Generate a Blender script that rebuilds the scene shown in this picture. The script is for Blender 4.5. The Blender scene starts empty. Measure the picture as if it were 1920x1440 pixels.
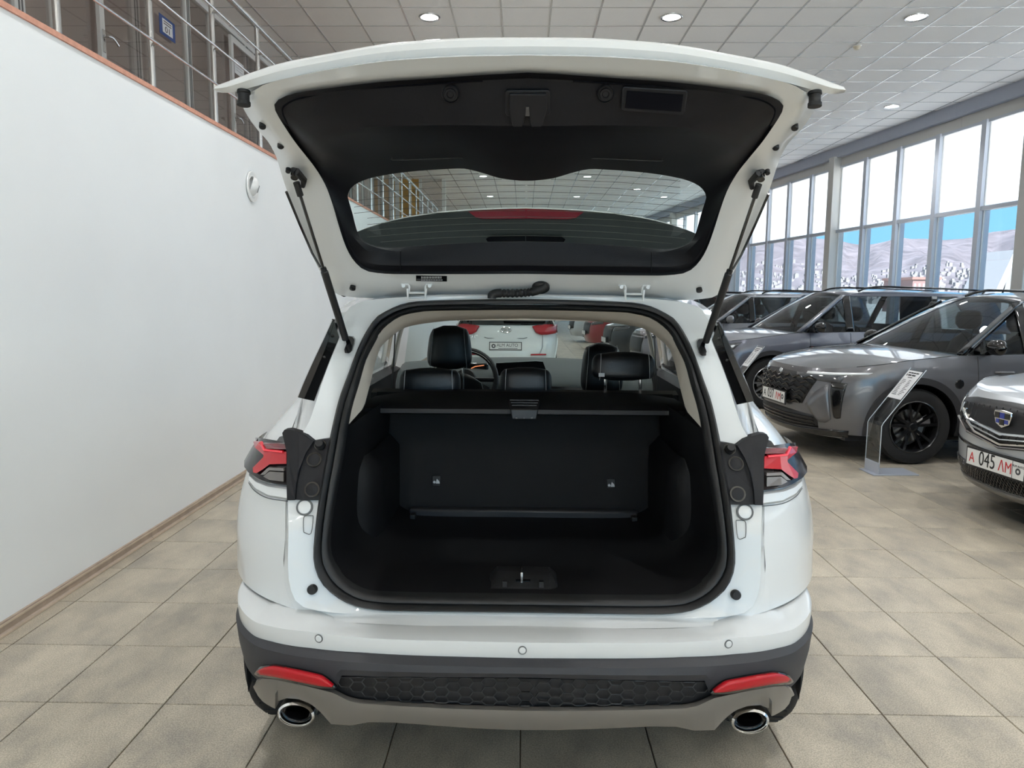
import bpy, bmesh, math, random
import numpy as np
from mathutils import Vector, Matrix

# ------------------------------------------------------------------ camera, world, sun, exposure
SC = bpy.context.scene
COL = SC.collection
FPX, PITCH, YAW, ROLL, EYE = 1358.8, 0.12003, 0.015618, 0.006183, 1.539

def cam_axes():
    cp, sp, cy, sy = math.cos(PITCH), math.sin(PITCH), math.cos(YAW), math.sin(YAW)
    fw = np.array([-sy*cp, cy*cp, -sp]); r = np.array([cy, sy, 0.0]); u = np.cross(r, fw)
    rr = r*math.cos(ROLL) + u*math.sin(ROLL); uu = -r*math.sin(ROLL) + u*math.cos(ROLL)
    return rr, uu, fw
RR, UU, FW = cam_axes()
cam = bpy.data.cameras.new('camera'); cam_ob = bpy.data.objects.new('camera', cam); COL.objects.link(cam_ob)
cam.sensor_width = 36.0; cam.lens = FPX/1920*36.0; cam.clip_start = 0.02; cam.clip_end = 6000
M = Matrix.Identity(4)
for i in range(3):
    M[i][0], M[i][1], M[i][2] = RR[i], UU[i], -FW[i]
M.translation = (0, 0, EYE)
cam_ob.matrix_world = M
SC.camera = cam_ob

SC.view_settings.view_transform = 'Standard'; SC.view_settings.look = 'None'
SC.view_settings.gamma = 1.0; SC.view_settings.use_curve_mapping = False
SC.view_settings.exposure = 0.57
SC.cycles.use_denoising = True
SC.cycles.max_bounces = 9; SC.cycles.diffuse_bounces = 6; SC.cycles.glossy_bounces = 4
SC.cycles.use_adaptive_sampling = True; SC.cycles.adaptive_threshold = 0.06
SC.cycles.transmission_bounces = 8; SC.cycles.transparent_max_bounces = 16
SC.cycles.caustics_reflective = False; SC.cycles.caustics_refractive = False
SC.cycles.sample_clamp_indirect = 6.0

W = bpy.data.worlds.new('sky'); SC.world = W; W.use_nodes = True
nt = W.node_tree; nt.nodes.clear()
_o = nt.nodes.new('ShaderNodeOutputWorld'); _b = nt.nodes.new('ShaderNodeBackground')
_tc = nt.nodes.new('ShaderNodeTexCoord'); _sx = nt.nodes.new('ShaderNodeSeparateXYZ'); _cr = nt.nodes.new('ShaderNodeValToRGB')
nt.links.new(_tc.outputs['Generated'], _sx.inputs[0]); nt.links.new(_sx.outputs['Z'], _cr.inputs[0])
_cr.color_ramp.elements[0].position = 0.0; _cr.color_ramp.elements[0].color = (0.33, 0.72, 1.0, 1)
_cr.color_ramp.elements[1].position = 0.6; _cr.color_ramp.elements[1].color = (0.22, 0.52, 0.95, 1)
_b.inputs['Strength'].default_value = 1.55
nt.links.new(_cr.outputs[0], _b.inputs['Color']); nt.links.new(_b.outputs[0], _o.inputs[0])

SUN_E, SUN_AZ = math.radians(46), math.radians(186)      # azimuth measured from +Y towards +X
sd = bpy.data.lights.new('sun', 'SUN'); sd.energy = 25.0; sd.angle = 0.01; sd.color = (1.0, 0.98, 0.95)
sun = bpy.data.objects.new('sun', sd); COL.objects.link(sun)
sun.rotation_euler = Vector((-math.sin(SUN_AZ)*math.cos(SUN_E), -math.cos(SUN_AZ)*math.cos(SUN_E), -math.sin(SUN_E))).to_track_quat('-Z', 'Y').to_euler()

# ------------------------------------------------------------------ pixel to world (frame 1920 x 1440)
CP = np.array([0, 0, EYE])
def ray(px, py): return FW + RR*(px-960)/FPX + UU*(720-py)/FPX
def uY(px, py, Y): d = ray(px, py); return CP + d*Y/d[1]
def uX(px, py, X): d = ray(px, py); return CP + d*X/d[0]
def uZ(px, py, Z): d = ray(px, py); return CP + d*(Z-EYE)/d[2]
def uP(px, py, p0, n):
    d = ray(px, py); n = np.array(n, float); s = ((np.array(p0, float)-CP)@n)/(d@n); return CP + d*s
def uG(px, py, g, y0=1.55, y1=2.75):
    """first point along the pixel's ray that meets the surface Y = g(x, z)"""
    def f(Y): p = uY(px, py, Y); return Y-g(p[0], p[2])
    N = 60; pa = y0; fa = f(y0); best = (abs(fa), y0)
    for k in range(1, N+1):
        Y = y0+(y1-y0)*k/N; fb = f(Y)
        if abs(fb) < best[0]: best = (abs(fb), Y)
        if fa < 0 <= fb:
            lo, hi = pa, Y
            for _ in range(18):
                m_ = (lo+hi)/2
                if f(m_) < 0: lo = m_
                else: hi = m_
            return uY(px, py, hi)
        pa, fa = Y, fb
    return uY(px, py, best[1])
def proj(P):
    d = np.array(P, float)-CP; z = d@FW
    return 960+FPX*(d@RR)/z, 720-FPX*(d@UU)/z, z

# ------------------------------------------------------------------ materials
def new_mat(name):
    m = bpy.data.materials.new(name); m.use_nodes = True
    return m, m.node_tree, m.node_tree.nodes['Principled BSDF']
def srgb(r, g, b):
    f = lambda c: (c/255/12.92) if c/255 <= 0.04045 else ((c/255+0.055)/1.055)**2.4
    return (f(r), f(g), f(b), 1)
MATS = {}
def mat(name, col=(.8, .8, .8), rough=.5, metal=0., coat=0., spec=.5, noise=None, bump=None, emit=None, trans=0., sheen=0., alpha=None):
    """procedural principled material; noise=(scale, amount), bump=(scale, strength)"""
    if name in MATS: return MATS[name]
    m, t, b = new_mat(name); MATS[name] = m
    c = tuple(col[:3])+(1,)
    b.inputs['Base Color'].default_value = c; b.inputs['Roughness'].default_value = rough
    b.inputs['Metallic'].default_value = metal; b.inputs['Coat Weight'].default_value = coat
    b.inputs['Coat Roughness'].default_value = .03; b.inputs['Specular IOR Level'].default_value = spec
    if trans: b.inputs['Transmission Weight'].default_value = trans
    if sheen: b.inputs['Sheen Weight'].default_value = sheen
    if emit: b.inputs['Emission Color'].default_value = tuple(emit[:3])+(1,); b.inputs['Emission Strength'].default_value = emit[3]
    if noise or bump:
        g = t.nodes.new('ShaderNodeNewGeometry')
    if noise:
        n = t.nodes.new('ShaderNodeTexNoise'); n.inputs['Scale'].default_value = noise[0]; n.inputs['Detail'].default_value = 5
        t.links.new(g.outputs['Position'], n.inputs['Vector'])
        r = t.nodes.new('ShaderNodeValToRGB'); a = noise[1]
        r.color_ramp.elements[0].position = .3; r.color_ramp.elements[1].position = .7
        r.color_ramp.elements[0].color = (max(0, c[0]*(1-a)), max(0, c[1]*(1-a)), max(0, c[2]*(1-a)), 1)
        r.color_ramp.elements[1].color = (min(1, c[0]*(1+a)), min(1, c[1]*(1+a)), min(1, c[2]*(1+a)), 1)
        t.links.new(n.outputs['Fac'], r.inputs[0]); t.links.new(r.outputs[0], b.inputs['Base Color'])
    if bump:
        n = t.nodes.new('ShaderNodeTexNoise'); n.inputs['Scale'].default_value = bump[0]; n.inputs['Detail'].default_value = 3
        t.links.new(g.outputs['Position'], n.inputs['Vector'])
        bp = t.nodes.new('ShaderNodeBump'); bp.inputs['Strength'].default_value = bump[1]; bp.inputs['Distance'].default_value = .002
        t.links.new(n.outputs['Fac'], bp.inputs['Height']); t.links.new(bp.outputs[0], b.inputs['Normal'])
    return m
def glass(name, tint=(.9, .95, .95), ior=1.45, rough=0.0, dirt=0.0):
    """thin clear pane: tinted transmission plus fresnel reflection"""
    if name in MATS: return MATS[name]
    m, t, b = new_mat(name); MATS[name] = m
    t.nodes.remove(b); out = t.nodes['Material Output']
    tr = t.nodes.new('ShaderNodeBsdfTransparent'); tr.inputs['Color'].default_value = tuple(tint)+(1,)
    gl = t.nodes.new('ShaderNodeBsdfGlossy'); gl.inputs['Roughness'].default_value = rough
    lw = t.nodes.new('ShaderNodeLayerWeight'); lw.inputs['Blend'].default_value = .5
    pw = t.nodes.new('ShaderNodeMath'); pw.operation = 'POWER'; pw.inputs[1].default_value = 4.5
    f0 = ((ior-1)/(ior+1))**2
    ma = t.nodes.new('ShaderNodeMath'); ma.operation = 'MULTIPLY_ADD'; ma.inputs[1].default_value = 1-f0; ma.inputs[2].default_value = f0
    t.links.new(lw.outputs['Facing'], pw.inputs[0]); t.links.new(pw.outputs[0], ma.inputs[0])
    mx = t.nodes.new('ShaderNodeMixShader')
    t.links.new(ma.outputs[0], mx.inputs[0]); t.links.new(tr.outputs[0], mx.inputs[1]); t.links.new(gl.outputs[0], mx.inputs[2])
    t.links.new(mx.outputs[0], out.inputs['Surface'])
    return m
def frosted(name, tint=(.9, .95, 1), clear=.15):
    if name in MATS: return MATS[name]
    m, t, b = new_mat(name); MATS[name] = m
    t.nodes.remove(b); out = t.nodes['Material Output']
    tr = t.nodes.new('ShaderNodeBsdfTransparent'); tl = t.nodes.new('ShaderNodeBsdfTranslucent'); tl.inputs['Color'].default_value = tuple(tint)+(1,)
    mx = t.nodes.new('ShaderNodeMixShader'); mx.inputs[0].default_value = clear
    t.links.new(tl.outputs[0], mx.inputs[1]); t.links.new(tr.outputs[0], mx.inputs[2]); t.links.new(mx.outputs[0], out.inputs['Surface'])
    return m

# ------------------------------------------------------------------ mesh helpers
def props(o, label=None, cat=None, group=None, kind=None):
    if label: o['label'] = label
    if cat: o['category'] = cat
    if group: o['group'] = group
    if kind: o['kind'] = kind
    return o
def ob(name, V, F, m=None, parent=None, smooth=True, ang=35, label=None, cat=None, group=None, kind=None, world=False, bevel=0, seg=2, sub=0, solid=0, soff=0):
    if world and parent is not None:
        L = parent
        off = Vector((0, 0, 0))
        while L is not None: off += L.location; L = L.parent
        V = [(v[0]-off.x, v[1]-off.y, v[2]-off.z) for v in V]
    me = bpy.data.meshes.new(name); me.from_pydata([tuple(float(c) for c in v) for v in V], [], [tuple(f) for f in F])
    bm = bmesh.new(); bm.from_mesh(me); bmesh.ops.remove_doubles(bm, verts=bm.verts, dist=1e-6)
    bmesh.ops.recalc_face_normals(bm, faces=bm.faces); bm.to_mesh(me); bm.free()
    return link(name, me, m, parent, smooth, ang, label, cat, group, kind, bevel, seg, sub, solid, soff)
def link(name, me, m=None, parent=None, smooth=True, ang=35, label=None, cat=None, group=None, kind=None, bevel=0, seg=2, sub=0, solid=0, soff=0):
    if m is not None and not me.materials: me.materials.append(m)
    if smooth:
        me.polygons.foreach_set('use_smooth', [True]*len(me.polygons))
        if not sub: me.set_sharp_from_angle(angle=math.radians(ang))
    o = bpy.data.objects.new(name, me); COL.objects.link(o)
    if parent is not None: o.parent = parent
    if solid:
        md = o.modifiers.new('solid', 'SOLIDIFY'); md.thickness = solid; md.offset = soff
    if sub:
        md = o.modifiers.new('sub', 'SUBSURF'); md.levels = sub; md.render_levels = sub
    if bevel:
        md = o.modifiers.new('bevel', 'BEVEL'); md.width = bevel; md.segments = seg; md.limit_method = 'ANGLE'; md.angle_limit = math.radians(40)
    return props(o, label, cat, group, kind)
def empty(name, loc=(0, 0, 0), rz=0, label=None, cat=None, group=None, kind=None, parent=None):
    o = bpy.data.objects.new(name, None); COL.objects.link(o); o.location = loc; o.rotation_euler = (0, 0, rz); o.empty_display_size = .1
    if parent is not None: o.parent = parent
    return props(o, label, cat, group, kind)
class MB:
    """collects shapes for one mesh"""
    def __init__(s): s.V = []; s.F = []
    def add(s, V, F):
        n = len(s.V); s.V += [tuple(v) for v in V]; s.F += [tuple(i+n for i in f) for f in F]; return s
    def box(s, a, b):
        x0, y0, z0 = [min(p, q) for p, q in zip(a, b)]; x1, y1, z1 = [max(p, q) for p, q in zip(a, b)]
        return s.add([(x0,y0,z0),(x1,y0,z0),(x1,y1,z0),(x0,y1,z0),(x0,y0,z1),(x1,y0,z1),(x1,y1,z1),(x0,y1,z1)],
                     [(0,3,2,1),(4,5,6,7),(0,1,5,4),(1,2,6,5),(2,3,7,6),(3,0,4,7)])
    def obox(s, o, ax, ay, az):
        """box from a corner and three edge vectors"""
        o, ax, ay, az = [np.array(q, float) for q in (o, ax, ay, az)]
        P = [o, o+ax, o+ax+ay, o+ay, o+az, o+ax+az, o+ax+ay+az, o+ay+az]
        return s.add(P, [(0,3,2,1),(4,5,6,7),(0,1,5,4),(1,2,6,5),(2,3,7,6),(3,0,4,7)])
    def grid(s, rows, cu=False, cv=False):
        n, k = len(rows), len(rows[0]); V = [p for r in rows for p in r]; F = []
        for i in range(n if cu else n-1):
            for j in range(k if cv else k-1):
                a, b = i, (i+1) % n; c, d = j, (j+1) % k
                F.append((a*k+c, a*k+d, b*k+d, b*k+c))
        return s.add(V, F)
    def tube(s, path, r, seg=8, closed=False, cap=True, flat=1.0):
        P = [np.array(p, float) for p in path]; n = len(P); rows = []
        up = None
        for i in range(n):
            if closed: t = P[(i+1) % n]-P[i-1]
            else: t = P[min(i+1, n-1)]-P[max(i-1, 0)]
            t = t/(np.linalg.norm(t)+1e-12)
            if up is None:
                a = np.array([0, 0, 1.0]) if abs(t[2]) < .9 else np.array([1.0, 0, 0])
                up = a-t*(a@t)
            else: up = up-t*(up@t)
            up = up/(np.linalg.norm(up)+1e-12); sd_ = np.cross(t, up)
            ri = r[i] if isinstance(r, (list, tuple, np.ndarray)) else r
            rows.append([P[i]+ri*(math.cos(q)*sd_+flat*math.sin(q)*up) for q in [2*math.pi*k/seg for k in range(seg)]])
        s.grid(rows, cu=closed, cv=True)
        if cap and not closed:
            b = len(s.V)-n*seg
            s.F.append(tuple(b+k for k in range(seg))[::-1]); s.F.append(tuple(b+(n-1)*seg+k for k in range(seg)))
        return s
    def lathe(s, prof, c=(0, 0, 0), axis=(0, 0, 1), seg=24, ex=None):
        """prof: (radius, height) pairs turned about axis through c"""
        a = np.array(axis, float); a /= np.linalg.norm(a)
        e = np.array(ex if ex is not None else ((1, 0, 0) if abs(a[0]) < .9 else (0, 1, 0)), float); e -= a*(e@a); e /= np.linalg.norm(e)
        f = np.cross(a, e); c = np.array(c, float)
        rows = [[c+a*h+r*(math.cos(q)*e+math.sin(q)*f) for q in [2*math.pi*k/seg for k in range(seg)]] for r, h in prof]
        return s.grid(rows, cv=True)
    def prism(s, poly, h0, h1, f):
        """2D polygon extruded between h0 and h1; f(a, b, h) -> 3D point"""
        n = len(poly); V = [f(a, b, h0) for a, b in poly]+[f(a, b, h1) for a, b in poly]
        F = [tuple(range(n))[::-1], tuple(range(n, 2*n))]+[(i, (i+1) % n, n+(i+1) % n, n+i) for i in range(n)]
        return s.add(V, F)
    def mirror(s):
        n = len(s.V); k = len(s.F)
        s.V += [(-v[0], v[1], v[2]) for v in s.V[:n]]; s.F += [tuple(i+n for i in f)[::-1] for f in s.F[:k]]; return s
    def build(s, name, m, parent=None, **kw): return ob(name, s.V, s.F, m, parent, **kw)
def ip(tab):
    xs = [t[0] for t in tab]; ys = [t[1] for t in tab]
    return lambda v: float(np.interp(v, xs, ys))
def xmir(P): return [(-p[0], p[1], p[2]) for p in P]
def resample(P, n, closed=False):
    P = [np.array(p, float) for p in P]
    if closed: P = P+[P[0]]
    d = [0]
    for a, b in zip(P, P[1:]): d.append(d[-1]+np.linalg.norm(b-a))
    out = []; T = d[-1]; m = n if closed else n-1
    A = np.array(P); D = np.array(d)
    for i in range(n):
        t = T*i/m
        out.append(np.array([np.interp(t, D, A[:, k]) for k in range(A.shape[1])]))
    return out
def spline(P, k=8, closed=False):
    """catmull-rom through P, k steps per span"""
    P = [np.array(p, float) for p in P]; n = len(P); out = []
    for i in range(n if closed else n-1):
        if closed: p0, p1, p2, p3 = P[i-1], P[i], P[(i+1) % n], P[(i+2) % n]
        else:
            p1, p2 = P[i], P[i+1]
            p0 = P[i-1] if i else 2*p1-p2
            p3 = P[i+2] if i+2 < n else 2*p2-p1
        for j in range(k):
            t = j/k
            out.append(.5*((2*p1)+(-p0+p2)*t+(2*p0-5*p1+4*p2-p3)*t*t+(-p0+3*p1-3*p2+p3)*t**3))
    if not closed: out.append(P[-1])
    return out
def coons(c0, c1, d0, d1, bulge=None):
    """c0,c1: curves along u at v=0,1; d0,d1: curves along v at u=0,1 (lists of 3D points)"""
    n, k = len(c0), len(d0); rows = []
    c0, c1, d0, d1 = [np.array(q, float) for q in (c0, c1, d0, d1)]
    for j in range(k):
        v = j/(k-1); row = []
        for i in range(n):
            u = i/(n-1)
            p = (1-v)*c0[i]+v*c1[i]+(1-u)*d0[j]+u*d1[j]-((1-u)*(1-v)*c0[0]+u*(1-v)*c0[-1]+(1-u)*v*c1[0]+u*v*c1[-1])
            if bulge is not None: p = p+np.array(bulge)*(16*u*(1-u)*v*(1-v))
            row.append(p)
        rows.append(row)
    return rows
def text(name, body, size, m, parent, loc, X, Y, ext=.001, align='CENTER', world=False, squeeze=1.0):
    """flat lettering; X, Y are the writing and upright directions"""
    cu = bpy.data.curves.new(name, 'FONT'); cu.body = body; cu.size = size; cu.extrude = ext
    cu.align_x = align; cu.align_y = 'CENTER'; cu.materials.append(m)
    tmp = bpy.data.objects.new(name, cu); COL.objects.link(tmp)
    dg = bpy.context.evaluated_depsgraph_get(); me = bpy.data.meshes.new_from_object(tmp.evaluated_get(dg)); me.name = name
    bpy.data.objects.remove(tmp); bpy.data.curves.remove(cu)
    if not me.materials: me.materials.append(m)
    o = bpy.data.objects.new(name, me); COL.objects.link(o)
    X = Vector(X).normalized(); Y = Vector(Y); Y = (Y-X*Y.dot(X)).normalized(); Z = X.cross(Y)
    R_ = Matrix((X, Y, Z)).transposed().to_4x4(); R_ = R_ @ Matrix.Diagonal((squeeze, 1, 1, 1))
    R_.translation = Vector([float(q) for q in loc])
    if parent is not None:
        o.parent = parent
        if world:
            L = parent; off = Vector((0, 0, 0))
            while L is not None: off += L.location; L = L.parent
            R_.translation -= off
    o.matrix_local = R_
    return o
# ------------------------------------------------------------------ materials of the room
def floor_mat():
    m, t, b = new_mat('beige_stone_tile')
    g = t.nodes.new('ShaderNodeNewGeometry'); oi = t.nodes.new('ShaderNodeObjectInfo')
    ad = t.nodes.new('ShaderNodeVectorMath'); ad.operation = 'ADD'
    sc_ = t.nodes.new('ShaderNodeVectorMath'); sc_.operation = 'SCALE'; sc_.inputs['Scale'].default_value = 3.0
    cb = t.nodes.new('ShaderNodeCombineXYZ'); t.links.new(oi.outputs['Random'], cb.inputs[0]); t.links.new(oi.outputs['Random'], cb.inputs[1])
    t.links.new(cb.outputs[0], sc_.inputs[0]); t.links.new(g.outputs['Position'], ad.inputs[0]); t.links.new(sc_.outputs[0], ad.inputs[1])
    n1 = t.nodes.new('ShaderNodeTexNoise'); n1.inputs['Scale'].default_value = 3.2; n1.inputs['Detail'].default_value = 4; n1.inputs['Roughness'].default_value = .6
    mp = t.nodes.new('ShaderNodeMapping'); mp.inputs['Scale'].default_value = (1.6, .9, 1); mp.inputs['Rotation'].default_value = (0, 0, .6)
    t.links.new(ad.outputs[0], mp.inputs[0]); t.links.new(mp.outputs[0], n1.inputs['Vector'])
    r = t.nodes.new('ShaderNodeValToRGB')
    e = r.color_ramp.elements; e[0].position = .33; e[0].color = srgb(168, 160, 147); e[1].position = .68; e[1].color = srgb(206, 195, 175)
    e2 = e.new(.5); e2.color = srgb(189, 179, 161)
    t.links.new(n1.outputs['Fac'], r.inputs[0])
    n2 = t.nodes.new('ShaderNodeTexNoise'); n2.inputs['Scale'].default_value = 200; n2.inputs['Detail'].default_value = 2
    t.links.new(g.outputs['Position'], n2.inputs['Vector'])
    r2 = t.nodes.new('ShaderNodeValToRGB'); r2.color_ramp.elements[0].position = .35; r2.color_ramp.elements[1].position = .65
    r2.color_ramp.elements[0].color = (.5, .5, .5, 1); r2.color_ramp.elements[1].color = (1.0, 1.0, 1.0, 1)
    mx = t.nodes.new('ShaderNodeMix'); mx.data_type = 'RGBA'; mx.blend_type = 'MULTIPLY'; mx.inputs[0].default_value = .8
    t.links.new(n2.outputs['Fac'], r2.inputs[0]); t.links.new(r.outputs[0], mx.inputs[6]); t.links.new(r2.outputs[0], mx.inputs[7])
    t.links.new(mx.outputs[2], b.inputs['Base Color'])
    b.inputs['Roughness'].default_value = .36; b.inputs['Specular IOR Level'].default_value = .35
    bp = t.nodes.new('ShaderNodeBump'); bp.inputs['Strength'].default_value = .12; bp.inputs['Distance'].default_value = .001
    t.links.new(n2.outputs['Fac'], bp.inputs['Height']); t.links.new(bp.outputs[0], b.inputs['Normal'])
    return m
M_TILE = floor_mat()
M_GROUT = mat('grout', srgb(112, 100, 84), .8)
M_WALL = mat('white_wall_paint', (.86, .88, .885), .55, noise=(1.2, .02))
M_CEIL = mat('ceiling_panel_white', srgb(243, 242, 241), .85, noise=(60, .012))
M_TBAR = mat('ceiling_grid_white', srgb(196, 196, 196), .25, coat=.5)
M_STEEL = mat('brushed_steel', (.62, .62, .62), .22, metal=1)
M_ALU = mat('white_aluminium_frame', srgb(214, 214, 212), .4)
M_ALUB = mat('window_profile_grey', srgb(196, 202, 212), .42)
M_BEAM = mat('beam_grey_paint', srgb(170, 176, 190), .55)
M_COLM = mat('column_cream', srgb(205, 204, 200), .5)
M_TERRA = mat('terracotta_edge', srgb(206, 150, 128), .7, noise=(30, .1))
M_SKIRT = mat('skirting_wood_dark', srgb(168, 150, 134), .5, noise=(14, .12))
M_SKIRT2 = mat('skirting_wood_light', srgb(200, 182, 160), .5, noise=(14, .08))
M_GLASS = glass('window_glass', (.68, .72, .75))
M_CLEARPANE = glass('clear_window_glass', (.93, .96, .97))
M_FROST = frosted('frosted_upper_glass', (.97, .95, .92), .12)
M_PGLASS = glass('partition_glass', (.90, .88, .87), 2.1)
M_LAMP = mat('lamp_diffuser', (1, 1, 1), .5, emit=(1, .99, .97, 14.0))
M_WHITEP = mat('white_plastic', srgb(232, 232, 230), .35)
M_BLACKP = mat('black_plastic', srgb(24, 24, 26), .42, bump=(500, .15))
M_RUBBER = mat('black_rubber', srgb(20, 20, 21), .6)
M_LAMP.cycles.emission_sampling = 'NONE'
TILE = .45; TY0 = 2.5591; CEIL = 4.98

# ------------------------------------------------------------------ floor
WA = np.array([7.697, 12.967, 0.]); WT = np.array([-.127, .9919, 0.]); WN = np.array([.9919, .127, 0.])
def wall_s(p): return (np.array([p[0], p[1], 0.])-WA)@WT
def wall_d(p): return (np.array([p[0], p[1], 0.])-WA)@WN
XL = -2.352; YB, YF = -9.0, 46.0
fl = ob('floor', *(lambda q: (q.V, q.F))(MB().box((XL-.1, YB, -.2), (11, YF, -.006))), M_GROUT, kind='structure', smooth=False)
me_tile = None
def tile_shape(w, d, b=.002):
    q = MB(); x, y = w/2, d/2
    q.add([(-x,-y,-.006),(x,-y,-.006),(x,y,-.006),(-x,y,-.006),(-x,-y,-b),(x,-y,-b),(x,y,-b),(-x,y,-b),(-x+b,-y+b,0),(x-b,-y+b,0),(x-b,y-b,0),(-x+b,y-b,0)],
          [(0,1,5,4),(1,2,6,5),(2,3,7,6),(3,0,4,7),(4,5,9,8),(5,6,10,9),(6,7,11,10),(7,4,8,11),(8,9,10,11)])
    return q
cells = []
for i in range(-6, 24):
    for j in range(-26, 97):
        x, y = (i+.5)*TILE, TY0+(j+.5)*TILE
        if x < XL or wall_d((x, y)) > .2 or y > YF or y < YB: continue
        vis = False
        if y > 1.2:
            px, py, z = proj((x, y, 0))
            vis = -80 < px < 2000 and 300 < py < 1520
            if abs(x) < .8 and 1.9 < y < 6.2: vis = False
            if y > 9 and abs(x) < 1.3 or (x < 0 and y > 7): vis = False
        cells.append((0 if vis else 1, y, x))
cells.sort()
near = [c for c in cells if c[0] == 0][:290]
rest = [c for c in cells if c not in set(near)]
q = tile_shape(TILE-.0045, TILE-.0045)
base = q.build('tile', M_TILE, fl, smooth=False); base.location = (near[0][2], near[0][1], 0); me_tile = base.data
for v, y, x in near[1:]:
    o = bpy.data.objects.new('tile', me_tile); COL.objects.link(o); o.parent = fl; o.location = (x, y, random.uniform(-.0006, .0004))
q2 = MB()
for v, y, x in rest: q2.add([(a+x, b+y, c) for a, b, c in q.V], q.F)
o = bpy.data.meshes.new('tile_field'); o.from_pydata(q2.V, [], q2.F); link('tile_field', o, M_TILE, fl, smooth=False, kind='stuff')
# cut strip of tiles by the left wall
j = -3
while TY0+j*TILE < 16:
    y0 = TY0+j*TILE; w = (-5*TILE)-XL
    MB().box((XL, y0+.002, -.006), (-5*TILE-.002, y0+TILE-.002, 0)).build('cut_tile', M_TILE, fl, smooth=False); j += 1

# ------------------------------------------------------------------ ceiling with grid panels
GX, GY, GP = -.302, 9.17, .6
ce = ob('ceiling', *(lambda q: (q.V, q.F))(MB().add([(-6.5, YB, CEIL+.03), (WA[0]+.2+.127*(WA[1]-YB), YB, CEIL+.03), (WA[0]+.2-.128*(YF-WA[1]), YF, CEIL+.03), (-6.5, YF, CEIL+.03),
      (-6.5, YB, CEIL+.2), (WA[0]+.2+.127*(WA[1]-YB), YB, CEIL+.2), (WA[0]+.2-.128*(YF-WA[1]), YF, CEIL+.2), (-6.5, YF, CEIL+.2)],
      [(0,3,2,1),(4,5,6,7),(0,1,5,4),(1,2,6,5),(2,3,7,6),(3,0,4,7)])), M_CEIL, kind='structure', smooth=False)
cp = []
for i in range(-11, 17):
    for j in range(-31, 62):
        x, y = GX+(i+.5)*GP, GY+(j+.5)*GP
        if wall_d((x, y)) > .25 or x < -6.4: continue
        vis = 1
        if y > 5:
            px, py, z = proj((x, y, CEIL))
            if -60 < px < 1980 and -40 < py < 440 and not (560 < px < 1440 and 130 < py < 300) and x > -3.8: vis = 0
        cp.append((vis, y+abs(x)*.2, x, y))
cp.sort()
PH = GP-.02
panel = MB().box((-PH/2, -PH/2, 0), (PH/2, PH/2, .03)).build('ceiling_panel', M_CEIL, ce, smooth=False)
k = 0; st = MB()
for vis, _, x, y in cp:
    z = CEIL+.004
    if k == 0: panel.location = (x, y, z); k = 1
    elif vis == 0 and k < 290:
        o = bpy.data.objects.new('ceiling_panel', panel.data); COL.objects.link(o); o.parent = ce; o.location = (x, y, z); k += 1
    else: st.box((x-PH/2, y-PH/2, z), (x+PH/2, y+PH/2, z+.03))
me = bpy.data.meshes.new('ceiling_panel_field'); me.from_pydata(st.V, [], st.F); link('ceiling_panel_field', me, M_CEIL, ce, smooth=False, kind='stuff')
for i in range(-11, 17):
    x = GX+i*GP; ymax = min(YF, WA[1]+(WA[0]+.2-x)/.128)
    if x < -6.3: continue
    MB().box((x-.011, YB, CEIL), (x+.011, ymax, CEIL+.03)).build('grid_runner', M_TBAR, ce, smooth=False)
for j in range(-30, 62):
    y = GY+j*GP; MB().box((-6.4, y-.011, CEIL+.001), (WA[0]+.15-.128*(y-WA[1]), y+.011, CEIL+.03)).build('grid_cross_bar', M_TBAR, ce, smooth=False)

# ------------------------------------------------------------------ left wall, mezzanine, railing, glazed offices
SLAB = 2.84
wl = ob('wall_left', *(lambda q: (q.V, q.F))(MB().box((XL-.2, YB, -.01), (XL, YF, SLAB-.028))), M_WALL, kind='structure', smooth=False)
ob('trim_1', *(lambda q: (q.V, q.F))(MB().box((XL-.25, YB, SLAB-.028), (XL+.012, YF, SLAB))), M_TERRA, kind='structure', smooth=False)
ob('floor_upper', *(lambda q: (q.V, q.F))(MB().box((-6.4, YB, SLAB-.25), (XL-.2, YF, SLAB-.002))), mat('upper_floor', srgb(170, 155, 140), .6), kind='structure', smooth=False)
bb = ob('baseboard_left', *(lambda q: (q.V, q.F))(MB().box((XL, YB, 0), (XL+.008, 22, .062))), M_SKIRT, kind='structure', smooth=False)
yj = uZ(290, 1003, .03)[1]
for k in range(-4, 8):
    y0 = yj+k*2.4
    b_ = MB(); y1 = y0+2.397
    b_.prism([(0, 0), (.02, 0), (.02, .012), (.013, .02), (.013, .05), (.009, .064), (0, .066)], y0, y1, lambda a, b, h: (XL+.001+a, h, b))
    sk = b_.build('skirting_board', M_SKIRT, bb, smooth=False)
    MB().box((XL+.014, y0, .048), (XL+.0165, y1, .058)).build('skirting_top_bead', M_SKIRT2, sk, smooth=False)
    MB().box((XL+.02, y0, .002), (XL+.0225, y1, .012)).build('skirting_foot_bead', M_SKIRT2, sk, smooth=False)

vc = uX(471, 350, XL)
vn = empty('wall_vent', tuple(vc), label='round white adjustable air vent on the white left wall', cat='vent')
MB().lathe([(.075, .004), (.12, .004), (.128, .008), (.13, .012), (.127, .018), (.112, .02), (.1, .014), (.088, .016), (.08, .012), (.078, .003)], axis=(1, 0, 0), seg=40).build('outer_ring', M_WHITEP, vn)
bw = MB().lathe([(.0, .06), (.03, .058), (.06, .047), (.08, .026), (.086, -.004)], axis=(.86, .40, -.3), seg=32).build('ball_nozzle', M_WHITEP, vn)
MB().lathe([(0, .052), (.026, .052), (.03, .064), (.036, .054)], axis=(.86, .40, -.3), seg=24).build('nozzle_opening', mat('vent_dark', (.25, .26, .27), .5), bw)

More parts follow.
